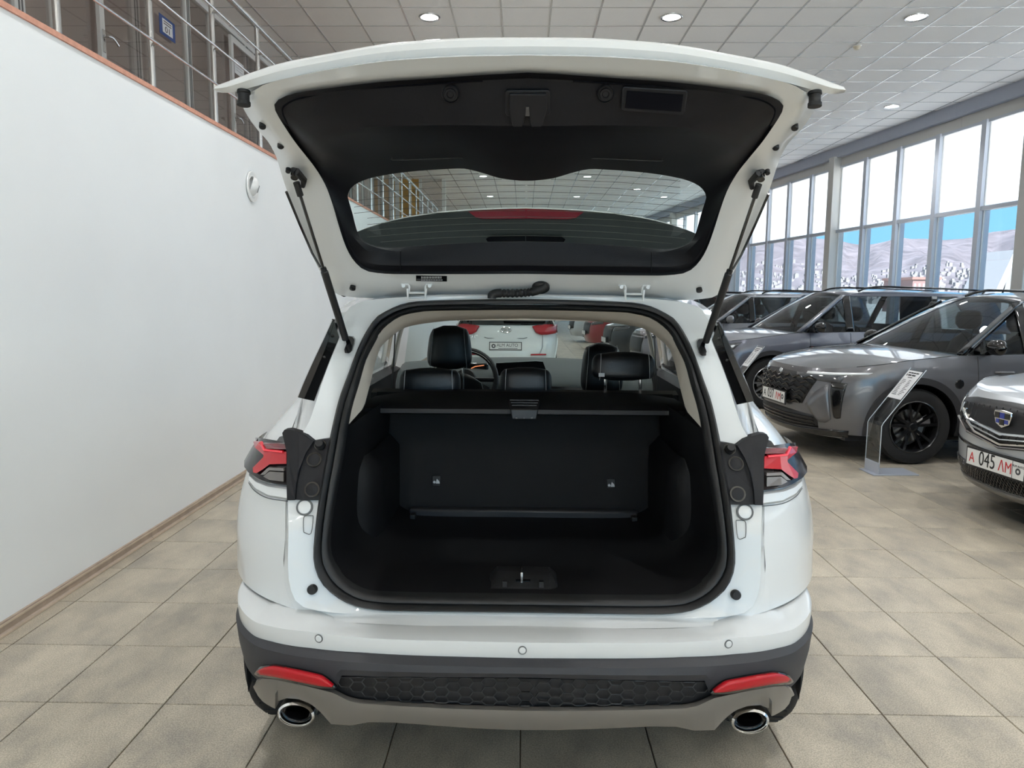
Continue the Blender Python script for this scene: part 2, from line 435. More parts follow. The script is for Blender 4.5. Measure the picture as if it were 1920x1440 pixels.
# railing on the slab edge
XR = XL-.045
rl = empty('railing', (XR, 5, SLAB), label='stainless steel railing along the edge of the upper gallery', cat='railing')
for k, yy in enumerate([3.86+.96*i for i in range(18)]):
    p = MB().tube([(0, yy-5, 0), (0, yy-5, 1.05)], .02, 12).build('post', M_STEEL, rl)
    MB().lathe([(.0, .012), (.034, .012), (.036, .008), (.036, 0)], c=(0, yy-5, 0), seg=16).build('foot_flange', M_STEEL, p)
    for z in (.29, .57, .84):
        MB().lathe([(.0, -.012), (.013, -.012), (.013, .024), (0, .024)], c=(.02, yy-5, z), axis=(1, 0, 0), seg=10).build('rail_clip', M_STEEL, p)
for z in (.29, .57, .84):
    MB().tube([(.045, -9, z), (.045, 15.3, z)], .009, 8).build('rail', M_STEEL, rl)
MB().tube([(0, -9, 1.075), (0, 15.3, 1.075)], .027, 14).build('handrail', M_STEEL, rl)

# glazed office front
XP = -3.85
gp = ob('wall_office', *(lambda q: (q.V, q.F))(MB().box((XP-.05, YB, SLAB), (XP+.02, 22, SLAB+.08)).box((XP-.05, YB, CEIL-.06), (XP+.02, 22, CEIL-.001))), M_ALU, kind='structure', smooth=False)
def yat(px, py): return uX(px, py, XP)[1]
posts = [(yat(34, 5), .12), (yat(104, 50), .1), (yat(258, 135), .16), (yat(357, 190), .12), (yat(400, 215), .05), (yat(466, 255), .12), (yat(480, 262), .06), (11.6, .1), (12.8, .1), (14, .1), (15.2, .1), (16.4, .1), (17.6, .1), (18.8, .1), (20, .1), (21.2, .1)]
for y, w in posts:
    p = MB().box((XP-.04, y-w/2, SLAB+.08), (XP+.015, y+w/2, CEIL-.06)).build('frame_post', M_ALU, gp, smooth=False, bevel=.004)
    for dy in (-.18, .12): MB().box((XP+.015, y+dy*w, SLAB+.08), (XP+.024, y+(dy+.06)*w, CEIL-.06)).build('post_groove', mat('gasket_grey', srgb(120, 120, 120), .6), p, smooth=False)
edges = [YB, 2.5, 4.2]+[y for y, w in posts]
for a, b in zip(edges, edges[1:]):
    MB().box((XP-.016, a+.02, SLAB+.08), (XP-.010, b-.02, CEIL-.06)).build('pane', M_PGLASS, gp, smooth=False)
for y in (2.5, 4.2): MB().box((XP-.04, y-.05, SLAB+.08), (XP+.015, y+.05, CEIL-.06)).build('frame_post', M_ALU, gp, smooth=False, bevel=.004)
def office_door(n, ya, yb, handle_y):
    d = ob('door_%d' % n, *(lambda q: (q.V, q.F))(MB().box((XP+.016, ya, SLAB+.01), (XP+.05, ya+.075, SLAB+2.03)).box((XP+.016, yb-.075, SLAB+.01), (XP+.05, yb, SLAB+2.03)).box((XP+.016, ya+.075, SLAB+1.955), (XP+.05, yb-.075, SLAB+2.03)).box((XP+.016, ya+.075, SLAB+.01), (XP+.05, yb-.075, SLAB+.12))), M_ALU, kind='structure', smooth=False)
    MB().box((XP+.028, ya+.075, SLAB+.12), (XP+.034, yb-.075, SLAB+1.955)).build('door_pane', M_PGLASS, d, smooth=False)
    h = MB().box((XP+.05, handle_y-.018, SLAB+.86), (XP+.058, handle_y+.018, SLAB+1.06)).build('lock_plate', M_STEEL, d, smooth=False, bevel=.003)
    MB().tube(spline([(XP+.055, handle_y, SLAB+1.0), (XP+.1, handle_y, SLAB+1.0), (XP+.105, handle_y+.05, SLAB+1.003), (XP+.1, handle_y+.12, SLAB+.985), (XP+.1, handle_y+.155, SLAB+.965)], 4), [.012]*8+[.011]*4+[.01]*5, 8).build('door_handle', M_STEEL, d)
    return d
d1y = uX(184, 77, XP)[1]; d2y = uX(434, 228, XP)[1]
office_door(1, d1y-.04, d1y+.92, d1y)
office_door(2, d2y-.04, d2y+.96, d2y)
# blue notice and white paper
M_BLUE = mat('sign_blue', srgb(58, 84, 146), .4); M_PAPER = mat('paper_white', srgb(225, 226, 228), .6); M_INK = mat('ink_brown', srgb(92, 74, 70), .6)
a, b = uX(298, 38, XP+.012), uX(328, 68, XP+.012)
sg = empty('notice_sign', (XP+.012, (a[1]+b[1])/2, (a[2]+b[2])/2), label='small blue square sign reading 01 on the upper glass partition', cat='sign')
MB().box((0, -.17, -.1), (.004, .17, .1)).build('sign_plate', M_BLUE, sg, smooth=False)
MB().box((.004, -.11, -.068), (.006, .11, .072)).build('sign_paper', M_PAPER, sg, smooth=False)
text('sign_number', '01', .085, M_INK, sg, (.0065, 0, -.03), (0, 1, 0), (0, 0, 1), squeeze=1.5)
for dz in (.022, .046): MB().box((.006, -.085, dz), (.0066, .085, dz+.01)).build('sign_text_line', M_INK, sg, smooth=False)
a, b = uX(440, 118, XP+.04), uX(458, 141, XP+.04)
pp = empty('paper_notice', (XP+.036, (a[1]+b[1])/2, (a[2]+b[2])/2), label='white paper sheet taped to the upper office door', cat='paper')
MB().box((0, -.16, -.09), (.002, .16, .09)).build('sheet', M_PAPER, pp, smooth=False)
for k in range(3): MB().box((.002, -.11, .03-.035*k), (.0025, .11, .035-.035*k)).build('text_line', mat('ink_grey', (.3, .3, .32), .6), pp, smooth=False)
# office interior behind the glass and gallery end
ob('wall_office_back', *(lambda q: (q.V, q.F))(MB().box((-4.45, YB, SLAB), (-4.35, YF, CEIL+.03))), mat('office_wall', srgb(226, 214, 206), .7), kind='structure', smooth=False)
M_OCHRE = mat('ochre_wall', srgb(192, 150, 84), .7, noise=(3, .08))
we = ob('wall_gallery_end', *(lambda q: (q.V, q.F))(MB().box((XP-.05, 22.0, SLAB), (XL-.75, 22.12, CEIL))), M_OCHRE, kind='structure', smooth=False)
for x0, x1 in ((-3.85, -3.72), (-3.42, -3.36), (-3.14, -3.06)):
    MB().box((x0, 21.96, SLAB), (x1, 22.14, CEIL)).build('frame_post', M_ALU, we, smooth=False)
MB().box((-3.06, 22.0, SLAB), (XL-.02, 22.02, CEIL)).build('pane', M_PGLASS, we, smooth=False)
MB().box((XL-.1, 21.95, SLAB), (XL-.0, 22.1, CEIL)).build('frame_post', M_ALU, we, smooth=False)
ex = empty('exit_sign', tuple(uY(716, 338, 21.9)), label='small red and white safety sign beside the far gallery wall', cat='sign')
MB().box((-.1, -.01, -.14), (.0, .01, .14)).build('white_half', M_PAPER, ex, smooth=False)
MB().box((.0, -.012, -.14), (.06, .012, .14)).build('red_half', mat('sign_red', srgb(200, 40, 40), .5), ex, smooth=False)

# far wall and wall behind the camera
ob('wall_far', *(lambda q: (q.V, q.F))(MB().box((-6.5, YF, -.1), (9, YF+.2, CEIL+.1))), mat('far_wall', srgb(200, 206, 210), .6), kind='structure', smooth=False)

# ------------------------------------------------------------------ glazed wall on the right: bays of two panes
BAY = 1.135; TR = 3.085; GT = 4.545; SILL = .25
def wp(s, d, z): return WA+WT*s+WN*d+np.array([0, 0, z])
def wbox(mb, s0, s1, d0, d1, z0, z1): return mb.obox(wp(s0, d0, z0), WT*(s1-s0), WN*(d1-d0), (0, 0, z1-z0))
S0, S1 = -22.2, 33.0
wr = MB(); wbox(wr, S0, S1, .02, .3, -.01, SILL)
wr = wr.build('wall_right', mat('sill_wall', srgb(190, 192, 198), .6), kind='structure', smooth=False)
sidx = list(range(-20, 28))
for k in sidx:
    s = -.13+k*BAY
    if k in (-16, -11, -6, -1, 4, 9, 14, 19, 24):
        cmb = MB(); wbox(cmb, s-.10, s+.13, -.06, .28, 0, GT+.23)
        c_ = cmb.build('column', M_COLM, wr, smooth=False, bevel=.006)
for s0 in np.arange(S0, S1, 2.27):
    b_ = MB(); wbox(b_, s0, s0+2.266, 0, .3, GT+.21, CEIL+.03); bm_ = b_.build('beam', M_BEAM, wr, smooth=False)
    b_ = MB(); wbox(b_, s0, s0+2.266, .12, .3, GT+.02, GT+.21); b_.build('lintel', M_COLM, bm_, smooth=False)
n = 0
for k in sidx[:-1]:
    n += 1
    s = -.13+k*BAY; colm = k in (-16, -11, -6, -1, 4, 9, 14, 19, 24)
    a0 = s+(.13 if colm else .035); a1 = s+BAY-(.10 if (k+1) in (-16, -11, -6, -1, 4, 9, 14, 19, 24) else .035)
    f = MB(); wbox(f, a0-.09 if not colm else a0, a0+.02, .06, .26, SILL, GT+.02) ; wbox(f, a0, a1, .08, .2, TR-.035, TR+.035); wbox(f, a0, a1, .1, .2, GT-.03, GT+.02); wbox(f, a0, a1, .1, .2, SILL, SILL+.06)
    w_ = f.build('window_%d' % n, M_ALUB, kind='structure', smooth=False)
    p = MB(); wbox(p, a0+.02, a1-.02, .15, .156, SILL+.06, TR-.035); p.build('pane', M_GLASS, w_, smooth=False)
    p = MB(); wbox(p, a0+.02, a1-.02, .15, .156, TR+.035, GT-.03); p.build('frosted_pane', M_FROST, w_, smooth=False)
    for d0, z0, z1 in ((.2, SILL, GT),):
        p = MB(); wbox(p, a1-.03, a1-.02, .13, .17, z0, z1); wbox(p, a0+.02, a0+.03, .13, .17, z0, z1); p.build('glazing_bead', M_ALU, w_, smooth=False)
# unseen glazed front behind the viewer, added to let in daylight and sun
xr = WA[0]+.127*(WA[1]-YB)+.3
wb = MB().box((XL, YB-.1, -.01), (xr, YB+.1, SILL)).box((XL, YB-.1, GT+.02), (xr, YB+.1, CEIL+.1)).box((-6.5, YB-.1, -.01), (XL, YB, CEIL+.1)).build('wall_back', M_WALL, kind='structure', smooth=False)
x = XL
while x < xr-.2:
    n += 1; x1 = min(x+BAY, xr)
    f = MB().box((x, YB-.1, SILL), (x+.08, YB+.1, GT+.02)).box((x+.08, YB-.05, TR-.035), (x1, YB+.05, TR+.035))
    w_ = f.build('window_%d' % n, M_ALUB, kind='structure', smooth=False)
    MB().box((x+.08, YB, SILL), (x1, YB+.006, TR-.035)).build('pane', M_CLEARPANE, w_, smooth=False)
    MB().box((x+.08, YB, TR+.035), (x1, YB+.006, GT+.02)).build('pane', M_CLEARPANE, w_, smooth=False)
    x += BAY

# ------------------------------------------------------------------ ceiling lamps and detector
def tc(v, g0): return g0+(math.floor((v-g0)/GP)+.5)*GP
lamps = [(-1.2, 9.47, 'round ceiling downlight above the left half of the raised tailgate'), (1.8, 9.47, 'round ceiling downlight above the right half of the raised tailgate'),
         (4.8, 9.47, 'round ceiling downlight near the upper right, beside the smoke detector'), (6.6, 13.67, 'round ceiling downlight closest to the beam over the glazed wall')]
for x, y in ((-1.2, 21.2), (1.8, 21.2), (-1.2, 25.7), (1.8, 25.7), (3.6, 23.6), (4.8, 25.7)): lamps.append((x, y, 'small distant ceiling downlight seen through the rear window of the tailgate'))
for x in (-1.2, 1.8, 4.8):  # unseen downlights, added so their beams brighten floor and ceiling
    for y in (-6.7, -2.5, 1.7, 5.3): lamps.append((x, y, 'round ceiling downlight above or behind the viewer, added out of view to light the hall'))
for y in (-6.7, -2.5, 1.7, 5.3): lamps.append((7.2, y, 'round ceiling downlight above or behind the viewer, added out of view to light the hall'))
for x in (-1.2, 1.8, 4.2): lamps.append((x, 15.2, 'added ceiling downlight hidden behind the raised tailgate, halfway down the hall'))  # hidden row, added for the same extra light
l0 = empty('ceiling_lamp', (0, 0, CEIL), cat='lamp', group='recessed ceiling downlights')
ring = MB().lathe([(.105, .004), (.11, -.01), (.128, -.014), (.135, -.008), (.137, .004)], seg=32).build('trim_ring', M_STEEL, l0)
disc = MB().lathe([(0, -.003), (.06, -.004), (.105, -.002)], seg=32).build('diffuser', M_LAMP, l0)
LP = bpy.data.lights.new('downlight_beam', 'SPOT'); LP.energy = 110.0; LP.spot_size = math.radians(132); LP.spot_blend = .6; LP.shadow_soft_size = .1; LP.color = (.98, .99, 1.0)
def beam(par):
    b_ = bpy.data.objects.new('downlight_beam', LP); COL.objects.link(b_); b_.parent = par; b_.location = (0, 0, -.03)
beam(l0)
for k, (x, y, lb_) in enumerate(lamps):
    loc = (tc(x, GX), tc(y, GY), CEIL+.003)
    if k == 0: l0.location = loc; l0['label'] = lb_; continue
    r = l0.copy(); COL.objects.link(r); r.location = loc; r['label'] = lb_; beam(r)
    for c in (ring, disc):
        d = c.copy(); COL.objects.link(d); d.parent = r
sp = uZ(1607, 86, CEIL)
sm = empty('smoke_detector', (sp[0], sp[1], CEIL), label='small cream smoke detector hanging from the ceiling grid', cat='detector')
MB().lathe([(.05, 0), (.052, -.02), (.04, -.03), (.03, -.05), (.0, -.055)], seg=20).build('detector_body', mat('cream_plastic', srgb(212, 204, 186), .5), sm)
MB().lathe([(.058, 0), (.058, -.008), (.05, -.01)], seg=20).build('detector_base', M_WHITEP, sm)

# ------------------------------------------------------------------ outside: hills, town, roof
M_HILL = mat('hazy_hills', (.145, .12, .125), .95, noise=(.03, .35))  # mauve cast puts aerial haze into the base colour
GZ = -1.2
ob('ground_outside', *(lambda q: (q.V, q.F))(MB().box((11.2, -300, GZ-1), (900, 900, GZ)).box((-900, -300, GZ-1), (11.2, YB-1, GZ)).box((-900, YF+1, GZ-1), (11.2, 900, GZ))), mat('pale_ground', (.5, .47, .43), .9, noise=(.05, .12)), kind='structure', smooth=False)
sky_px = [(1250, 462), (1320, 464), (1405, 460), (1440, 455), (1481, 456), (1508, 458), (1543, 459), (1573, 463), (1606, 471), (1630, 471), (1660, 467), (1692, 463), (1738, 464), (1771, 467), (1817, 464), (1855, 456), (1901, 454), (1980, 452), (2100, 458), (2300, 470)]
RN = random.Random(4)
NA, NR = 300, 28
_tab = [(-.9, .07), (-.3, .06)]+[(math.atan2(ray(p, 500)[0], ray(p, 500)[1]), (560-q_)/FPX) for p, q_ in sky_px]+[(1.1, .075), (1.5, .06), (2.0, .07), (2.4, .06)]
skyel = ip(sorted(_tab))
def terrain(az, r):
    """height of the hill country in a direction, at distance r"""
    t = min(1, max(0, (r-520)/1100)); top = EYE+skyel(az)*1620
    f1 = math.sin(az*38+t*3.0)*.5+math.sin(az*91+1.3-t*5)*.3+math.sin(az*170+2.1+t*9)*.2+math.sin(az*330+t*17)*.12
    return math.sin(az)*r, math.cos(az)*r, GZ+(top-GZ)*t**1.25*(1+.42*f1*(1-t)**.6*(t > 0))
rows = []
for i in range(NA):
    az = -.6+i*(2.2+.6)/(NA-1); row = []
    for j in range(NR):
        x, y, z = terrain(az, 520+j/(NR-1)*1100); row.append((x, y, z+RN.uniform(-1, 1)*(.9 if j == NR-1 else 1.6)*(j > 0)))
    for k_, zz in ((1.17, .6), (1.4, -.1)): row.append((row[NR-1][0]*k_, row[NR-1][1]*k_, GZ+(row[NR-1][2]-GZ)*zz))
    rows.append(row)
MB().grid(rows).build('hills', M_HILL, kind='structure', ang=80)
tw = MB()
for k in range(3000):
    r_ = 440+520*RN.random()**1.6; x, y, z = terrain(RN.uniform(.25, 1.3), r_); w, h = RN.uniform(1.6, 3.6), RN.uniform(1.6, 3.2)
    tw.box((x-w/2, y-w/2, z-4), (x+w/2, y+w/2, z+h))
me = bpy.data.meshes.new('hillside_town'); me.from_pydata(tw.V, [], tw.F)
link('hillside_town', me, mat('town_houses', (.24, .225, .22), .9, noise=(.04, .2)), smooth=False, kind='stuff', label='scattered pale houses of a town at the foot of the hills', cat='town')
def far_building(name, label, px0, px1, pyt, Yd, depth, m, roofm, nx, nz):
    a = uY(px0, pyt, Yd); b = uY(px1, pyt, Yd)
    r = empty(name, ((a[0]+b[0])/2, Yd, GZ), label=label, cat='building'); w = (b[0]-a[0])/2; h = a[2]-GZ
    MB().box((-w, 0, 0), (w, depth, h)).build('wall', m, r, smooth=False)
    MB().box((-w-.3, -.3, h), (w+.3, depth+.3, h+.5)).build('roof', roofm, r, smooth=False)
    for i in range(nx):
        for j in range(nz):
            x = -w+2*w*(i+.5)/nx; z = h*(j+.5)/nz
            MB().box((x-w/nx*.4, -.05, z-h/nz*.25), (x+w/nx*.4, .05, z+h/nz*.25)).build('window', mat('far_window', srgb(150, 150, 165), .3), r, smooth=False)
far_building('red_building', 'distant red building with rows of windows below the hills', 1712, 1762, 524, 150, 12, mat('red_facade', (.2, .12, .11), .9), mat('red_roof', (.22, .12, .1), .9), 6, 2)
# near shed with a white sloping roof
p0, p1 = uY(1752, 548, 46), uY(1905, 474, 40)
sh = empty('shed', (float(p1[0]), 40, GZ), label='white building with a long sloping roof just outside the glass wall', cat='building')
dx = float(p0[0]-p1[0]); zr = float(p1[2]-GZ); ze = float(p0[2]-GZ)-.3
q = MB(); q.add([(dx, 0, ze), (0, 0, zr), (12, 0, zr-5), (dx, 3, ze), (0, 3, zr), (12, 3, zr-5)], [(0, 1, 4, 3), (1, 2, 5, 4)])
q.build('roof', mat('shed_roof', (.30, .29, .29), .7), sh, smooth=False, solid=.35)
q = MB(); q.add([(dx+.5, .3, ze-.2), (0, .3, zr-.3), (11.5, .3, zr-5.2), (11.5, .3, 0), (dx+.5, .3, 0), (dx+.5, 2.7, ze-.2), (0, 2.7, zr-.3), (11.5, 2.7, zr-5.2), (11.5, 2.7, 0), (dx+.5, 2.7, 0)], [(0, 1, 2, 3, 4), (5, 6, 7, 8, 9), (0, 4, 9, 5), (3, 2, 7, 8)])
q.build('wall', mat('shed_wall', (.2, .195, .2), .8), sh, smooth=False)
for k in range(6): MB().box((dx+1, .2, .6+k*.9), (11, .3, .66+k*.9)).build('wall_seam', mat('shed_seam', (.1, .1, .1), .8), sh, smooth=False)
# ================================================================== the white car with the open tailgate
XC = .004; HY = 2.53
M_PAINT = mat('white_car_paint', (.66, .675, .675), .32, coat=.8, spec=.4)
M_DARKTRIM = mat('dark_cargo_trim', srgb(25, 25, 28), .55, spec=.3, bump=(700, .2))
M_GATETRIM = mat('gate_trim_black', srgb(17, 17, 21), .5, spec=.22, bump=(700, .25))
M_SEAL = mat('seal_rubber', srgb(22, 22, 23), .5)
M_CLAD = mat('bumper_cladding', srgb(50, 50, 53), .6, bump=(900, .2))
M_SKID = mat('skid_grey_metallic', srgb(120, 116, 111), .35, metal=.35, coat=.3)
M_BEIGE = mat('beige_trim', srgb(205, 198, 187), .75)
M_CHROME = mat('chrome', (.8, .8, .8), .12, metal=1)
M_REDLENS = mat('red_lens', srgb(176, 14, 28), .2, coat=.3, spec=.3)
M_REDLED = mat('red_led_bar', srgb(240, 40, 60), .3)
M_SMOKE = mat('smoked_lens', srgb(36, 30, 30), .15, spec=.22)
M_CLEARL = mat('clear_lens', srgb(110, 104, 100), .3, coat=.3)
M_LEATHER = mat('black_leather', srgb(26, 26, 29), .38, bump=(250, .15))
M_STITCH = mat('pale_stitching', srgb(190, 190, 190), .7)
M_CARGLASS = glass('car_glass', (.78, .86, .84))
M_REARGLASS = glass('rear_window_glass', (.80, .90, .88))
M_TYRE = mat('tyre_rubber', srgb(26, 26, 27), .75, bump=(120, .3))
M_GLOSSB = mat('gloss_black', srgb(16, 16, 17), .12, coat=.6)
M_WHITEINK = mat('white_print', srgb(190, 192, 196), .6)
M_DGLINE = mat('heater_line', srgb(70, 66, 60), .6)
M_GAPD = mat('door_gap_dark', srgb(60, 60, 62), .7)
hero = empty('car', (XC, HY, 0), label='white SUV with raised tailgate and empty cargo area, nearest the viewer', cat='car')
def H(mb, name, m, parent=None, **kw): return mb.build(name, m, parent or hero, world=True, **kw)
def mx_(P): return [(2*XC-p[0], p[1], p[2]) for p in P]
Gz = ip([(.6, 1.80), (.72, 1.83), (.9, 1.865), (1.05, 1.925), (1.2, 2.02), (1.35, 2.13), (1.48, 2.235), (1.54, 2.28), (1.7, 2.36)])
G0 = ip([(.3, 1.74), (.7, 1.74), (.8, 1.757), (.9, 1.785), (1.0, 1.83), (1.06, 1.875), (1.2, 1.985), (1.35, 2.10), (1.5, 2.225), (1.6, 2.28)])
HWr = ip([(.2, .92), (.4, .945), (.6, .955), (.8, .955), (.9, .94), (1.0, .90), (1.06, .865), (1.12, .825), (1.2, .765), (1.3, .712), (1.4, .66), (1.5, .615), (1.56, .58)])
HWm = ip([(.2, .90), (.3, .93), (.5, .953), (.8, .955), (.95, .948), (1.04, .93), (1.08, .905), (1.3, .795), (1.45, .705), (1.53, .63), (1.56, .58)])
def sstep(a, b, x): t = min(1, max(0, (x-a)/(b-a))); return t*t*(3-2*t)
def SW(y, z):
    w = HWr(z)+(HWm(z)-HWr(z))*sstep(2.3, 3.1, y)
    if y > 5.3: w *= max(0, 1-((y-5.3)/.9)**2.6)**(1/2.4)
    return w
CR = ip([(.75, .72), (.9, .66), (1.1, .52)]); CE = ip([(.75, 2.7), (.9, 2.85), (1.1, 4.0)])
def CF(x, z): return G0(z)+CR(z)*(1-math.sqrt(max(0, 1-min(1, abs(x-XC)/HWr(z))**CE(z))))
HB = ip([(.40, .815), (.5, .845), (.6, .864)])
def BF(x, z, yb=1.70): return yb+.50*(1-math.sqrt(max(0, 1-min(1, abs(x-XC)/HB(z))**4)))
def loopL(px, g, n=72):
    """left half contour given in pixels, lifted to 3D and resampled"""
    P = [uG(a, b, g) for a, b in px]
    P[0][0] = XC; P[-1][0] = XC
    return resample(spline(P, 6), n)
def full(c): return c+mx_(c)[::-1][1:-1]
def ringloft(contours, name, m, **kw):
    q = MB().grid([full(c) for c in contours], cv=True)
    return H(q, name, m, **kw)
def sym(rows, name, m, parent=None, **kw):
    q = MB().grid(rows); n = len(q.V); q.F = q.F+[tuple(i+n for i in f_)[::-1] for f_ in q.F]; q.V = q.V+mx_(q.V)
    return H(q, name, m, parent, **kw)
def each(rows_or_mb, name, m, parent=None, **kw):
    q = rows_or_mb if isinstance(rows_or_mb, MB) else MB().grid(rows_or_mb)
    a = H(q, name, m, parent, **kw); r = MB(); r.V = mx_(q.V); r.F = [tuple(f_)[::-1] for f_ in q.F]
    b = H(r, name, m, parent, **kw); return a, b
gJ = lambda x, z: Gz(z)
CI = loopL([(985,581),(900,581.5),(808,583),(779,586),(750,593),(729,606),(712,622),(698,647),(683,677),(671,718),(654,777),(641,860),(627,937),(619,991),(617,1026),(621,1050),(635,1075),(654,1094),(682,1109),(712,1114),(800,1117),(985,1119)], lambda x, z: Gz(z)+.012)
CO = loopL([(985,560),(912,560.5),(800,564),(756,570),(725,583),(704,597),(683,629),(669,660),(652,706),(637,747),(624,800),(612,860),(602,915),(594,977),(589.5,1026),(589.5,1045),(594,1069),(605,1091),(619,1106),(642,1123),(671,1135),(700,1140),(741,1143),(985,1146)], gJ)
CJ = loopL([(985,554),(800,556),(715,560),(675,567),(652,580),(643,600),(637,631),(620,672),(606,710),(593,752),(580,790),(566,815),(552,850),(543,900),(540,937),(541,1000),(540,1060),(545,1105),(563,1135),(610,1147),(700,1152),(985,1157)], lambda x, z: Gz(z)-.004)
CB = loopL([(985,551),(800,553),(700,557),(660,564),(642,577),(633,592),(625,610),(608,650),(585,700),(566,745),(556,780),(546,815),(541,850),(538,900),(536,937),(535,1000),(532,1079),(539,1114),(556,1146),(582,1160),(700,1170),(985,1178)], lambda x, z: max(CF(x, z), Gz(z)-.04))
# seal: a fat rubber bead with a groove, jamb panel and outer rim
def mid(a, b, t, dy=0): return [p*(1-t)+r*t+np.array([0, dy, 0]) for p, r in zip(a, b)]
ringloft([mid(CO, CI, -.03, .004), mid(CO, CI, 0.02, -.012), mid(CO, CI, .2, -.022), mid(CO, CI, .42, -.018), mid(CO, CI, .5, -.004), mid(CO, CI, .58, -.012), mid(CO, CI, .8, -.014), mid(CO, CI, .97, -.004), mid(CO, CI, 1.03, .02)], 'tailgate_seal', M_SEAL, ang=60)
jp = ringloft([mid(CB, CJ, -.0), mid(CB, CJ, .45, -.002), mid(CB, CJ, 1.0), mid(CJ, CO, .15, .001), mid(CJ, CO, .5, .002), mid(CJ, CO, 1.06, .006)], 'tailgate_jamb', M_PAINT, ang=50)
# quarter panels
zs = [.69, .72, .76, .82, .88, .93, .97, 1.0, 1.03, 1.06, 1.09, 1.12, 1.15, 1.18, 1.22, 1.26, 1.30, 1.34, 1.38, 1.42, 1.46, 1.49, 1.51]
def cb_x(z):
    z = max(z, .80); b_ = min((p for p in CB if p[0] < XC-.3), key=lambda p: abs(p[2]-z)); return abs(b_[0]-XC), b_[1]
ARC, ARZ, AX1, AX2 = .40, .355, 2.60, 5.20
def zlow(y, sill=.30):
    z = sill
    for a in (AX1, AX2):
        d = abs(y-a)/ARC
        if d < 1: z = max(z, ARZ+ARC*(1-d**2.4)**(1/2.4)*.98)
    return z
rows = []
for z in zs:
    r = []; xi, yi = cb_x(z); hw = HWr(z)
    for t in np.linspace(0, 1, 20):
        x = xi+(hw-xi)*math.sin(t*math.pi/2); r.append((XC-x, CF(XC+x, z)+(yi-CF(XC+xi, z))*(1-t)**3, z))
    y0 = r[-1][1]
    for y in np.linspace(y0+.03, 2.62, 6): r.append((XC-SW(y, z), y, z))
    rows.append(r)
for s, f in (('l', lambda P: P), ('r', mx_)):
    H(MB().grid([f(r) for r in rows]), 'quarter_panel', M_PAINT, ang=50)
xi_, yi_ = cb_x(.8)
fil = [p for p in CB if .694 < p[2] < .84 and p[0] < XC-.50]
each([[np.array(p)+np.array([0, .003, 0]) for p in fil], [np.array((min(p[0], XC-xi_-.004)-.012, max(CF(XC-xi_-.016, p[2]), yi_-.05)+.004, p[2])) for p in fil]], 'quarter_corner', M_PAINT, ang=60)
# sides below the belt, with wheel arches
ys = sorted(set(list(np.linspace(2.36, 6.19, 90))+[AX1+ARC, AX2-ARC, AX2+ARC, AX1+ARC-.004, AX2-ARC+.004, AX2+ARC-.004]))
beltz = ip([(2.0, .69), (2.36, .69), (2.37, .80), (2.58, .80), (2.6, 1.07), (4.6, 1.06), (5.2, 1.0), (5.8, .9), (6.2, .82)])
for s, f in (('l', lambda P: P), ('r', mx_)):
    q = []
    for y in ys:
        a, b = zlow(y), beltz(y)
        if a > b-.02: a = b-.02
        q.append(f([(XC-max(SW(y, z), .001), y, z) for z in np.linspace(a, b, 12)]))
    H(MB().grid(q), 'side_panel', M_PAINT, ang=60)
    for ax in (AX1, AX2):      # black wheel arch lip
        r0, r1, r2 = [], [], []
        for t in np.linspace(-.15, math.pi+.15, 32):
            y, z = ax+ARC*1.0*math.cos(t), ARZ+ARC*math.sin(t); y2, z2 = ax+(ARC+.055)*math.cos(t), ARZ+(ARC+.055)*math.sin(t)
            r0.append((XC-.80, y, z)); r1.append((XC-min(SW(max(y, 2.3), max(z, .3))+.008, .872+.085*sstep(2.16, 2.45, y)), y, z)); r2.append((XC-min(SW(max(y2, 2.3), max(z2, .3))+.004, .868+.085*sstep(2.16, 2.45, y2)), y2, z2))
        H(MB().grid([f(r0), f(r1), f(r2)]), 'wheel_arch_trim', M_CLAD)
    H(MB().add(f([(XC-.955, 2.98, .2), (XC-.955, 4.68, .2), (XC-.955, 4.68, .34), (XC-.955, 2.98, .34), (XC-.80, 2.98, .2), (XC-.80, 4.68, .2), (XC-.80, 4.68, .34), (XC-.80, 2.98, .34)]), [(0,1,2,3),(4,5,6,7),(0,1,5,4),(2,3,7,6),(0,3,7,4),(1,2,6,5)]), 'sill_cladding', M_CLAD, bevel=.02)
    for yy, y2 in ((3.0, 2.92), (3.68, 3.66), (4.66, 4.66)):
        H(MB().tube(f([(XC-SW(yy, z)-.0005, yy+(y2-yy)*max(0, z-.5), z) for z in np.linspace(.40, 1.05, 10)]), .003, 4), 'door_gap', M_GAPD)
    for yy in (3.08, 3.78): H(MB().tube(f([(XC-SW(yy, .93)-.002, yy, .93), (XC-SW(yy, .93)-.03, yy+.03, .933), (XC-SW(yy, .93)-.03, yy+.15, .933), (XC-SW(yy, .93)-.002, yy+.18, .93)]), .011, 8), 'door_handle', M_PAINT)
# underbody
H(MB().box((XC-.66, 2.35, .30), (XC+.66, 6.0, .40)).box((XC-.9, 2.98, .26), (XC+.9, 4.68, .36)), 'underbody', M_BLACKP)
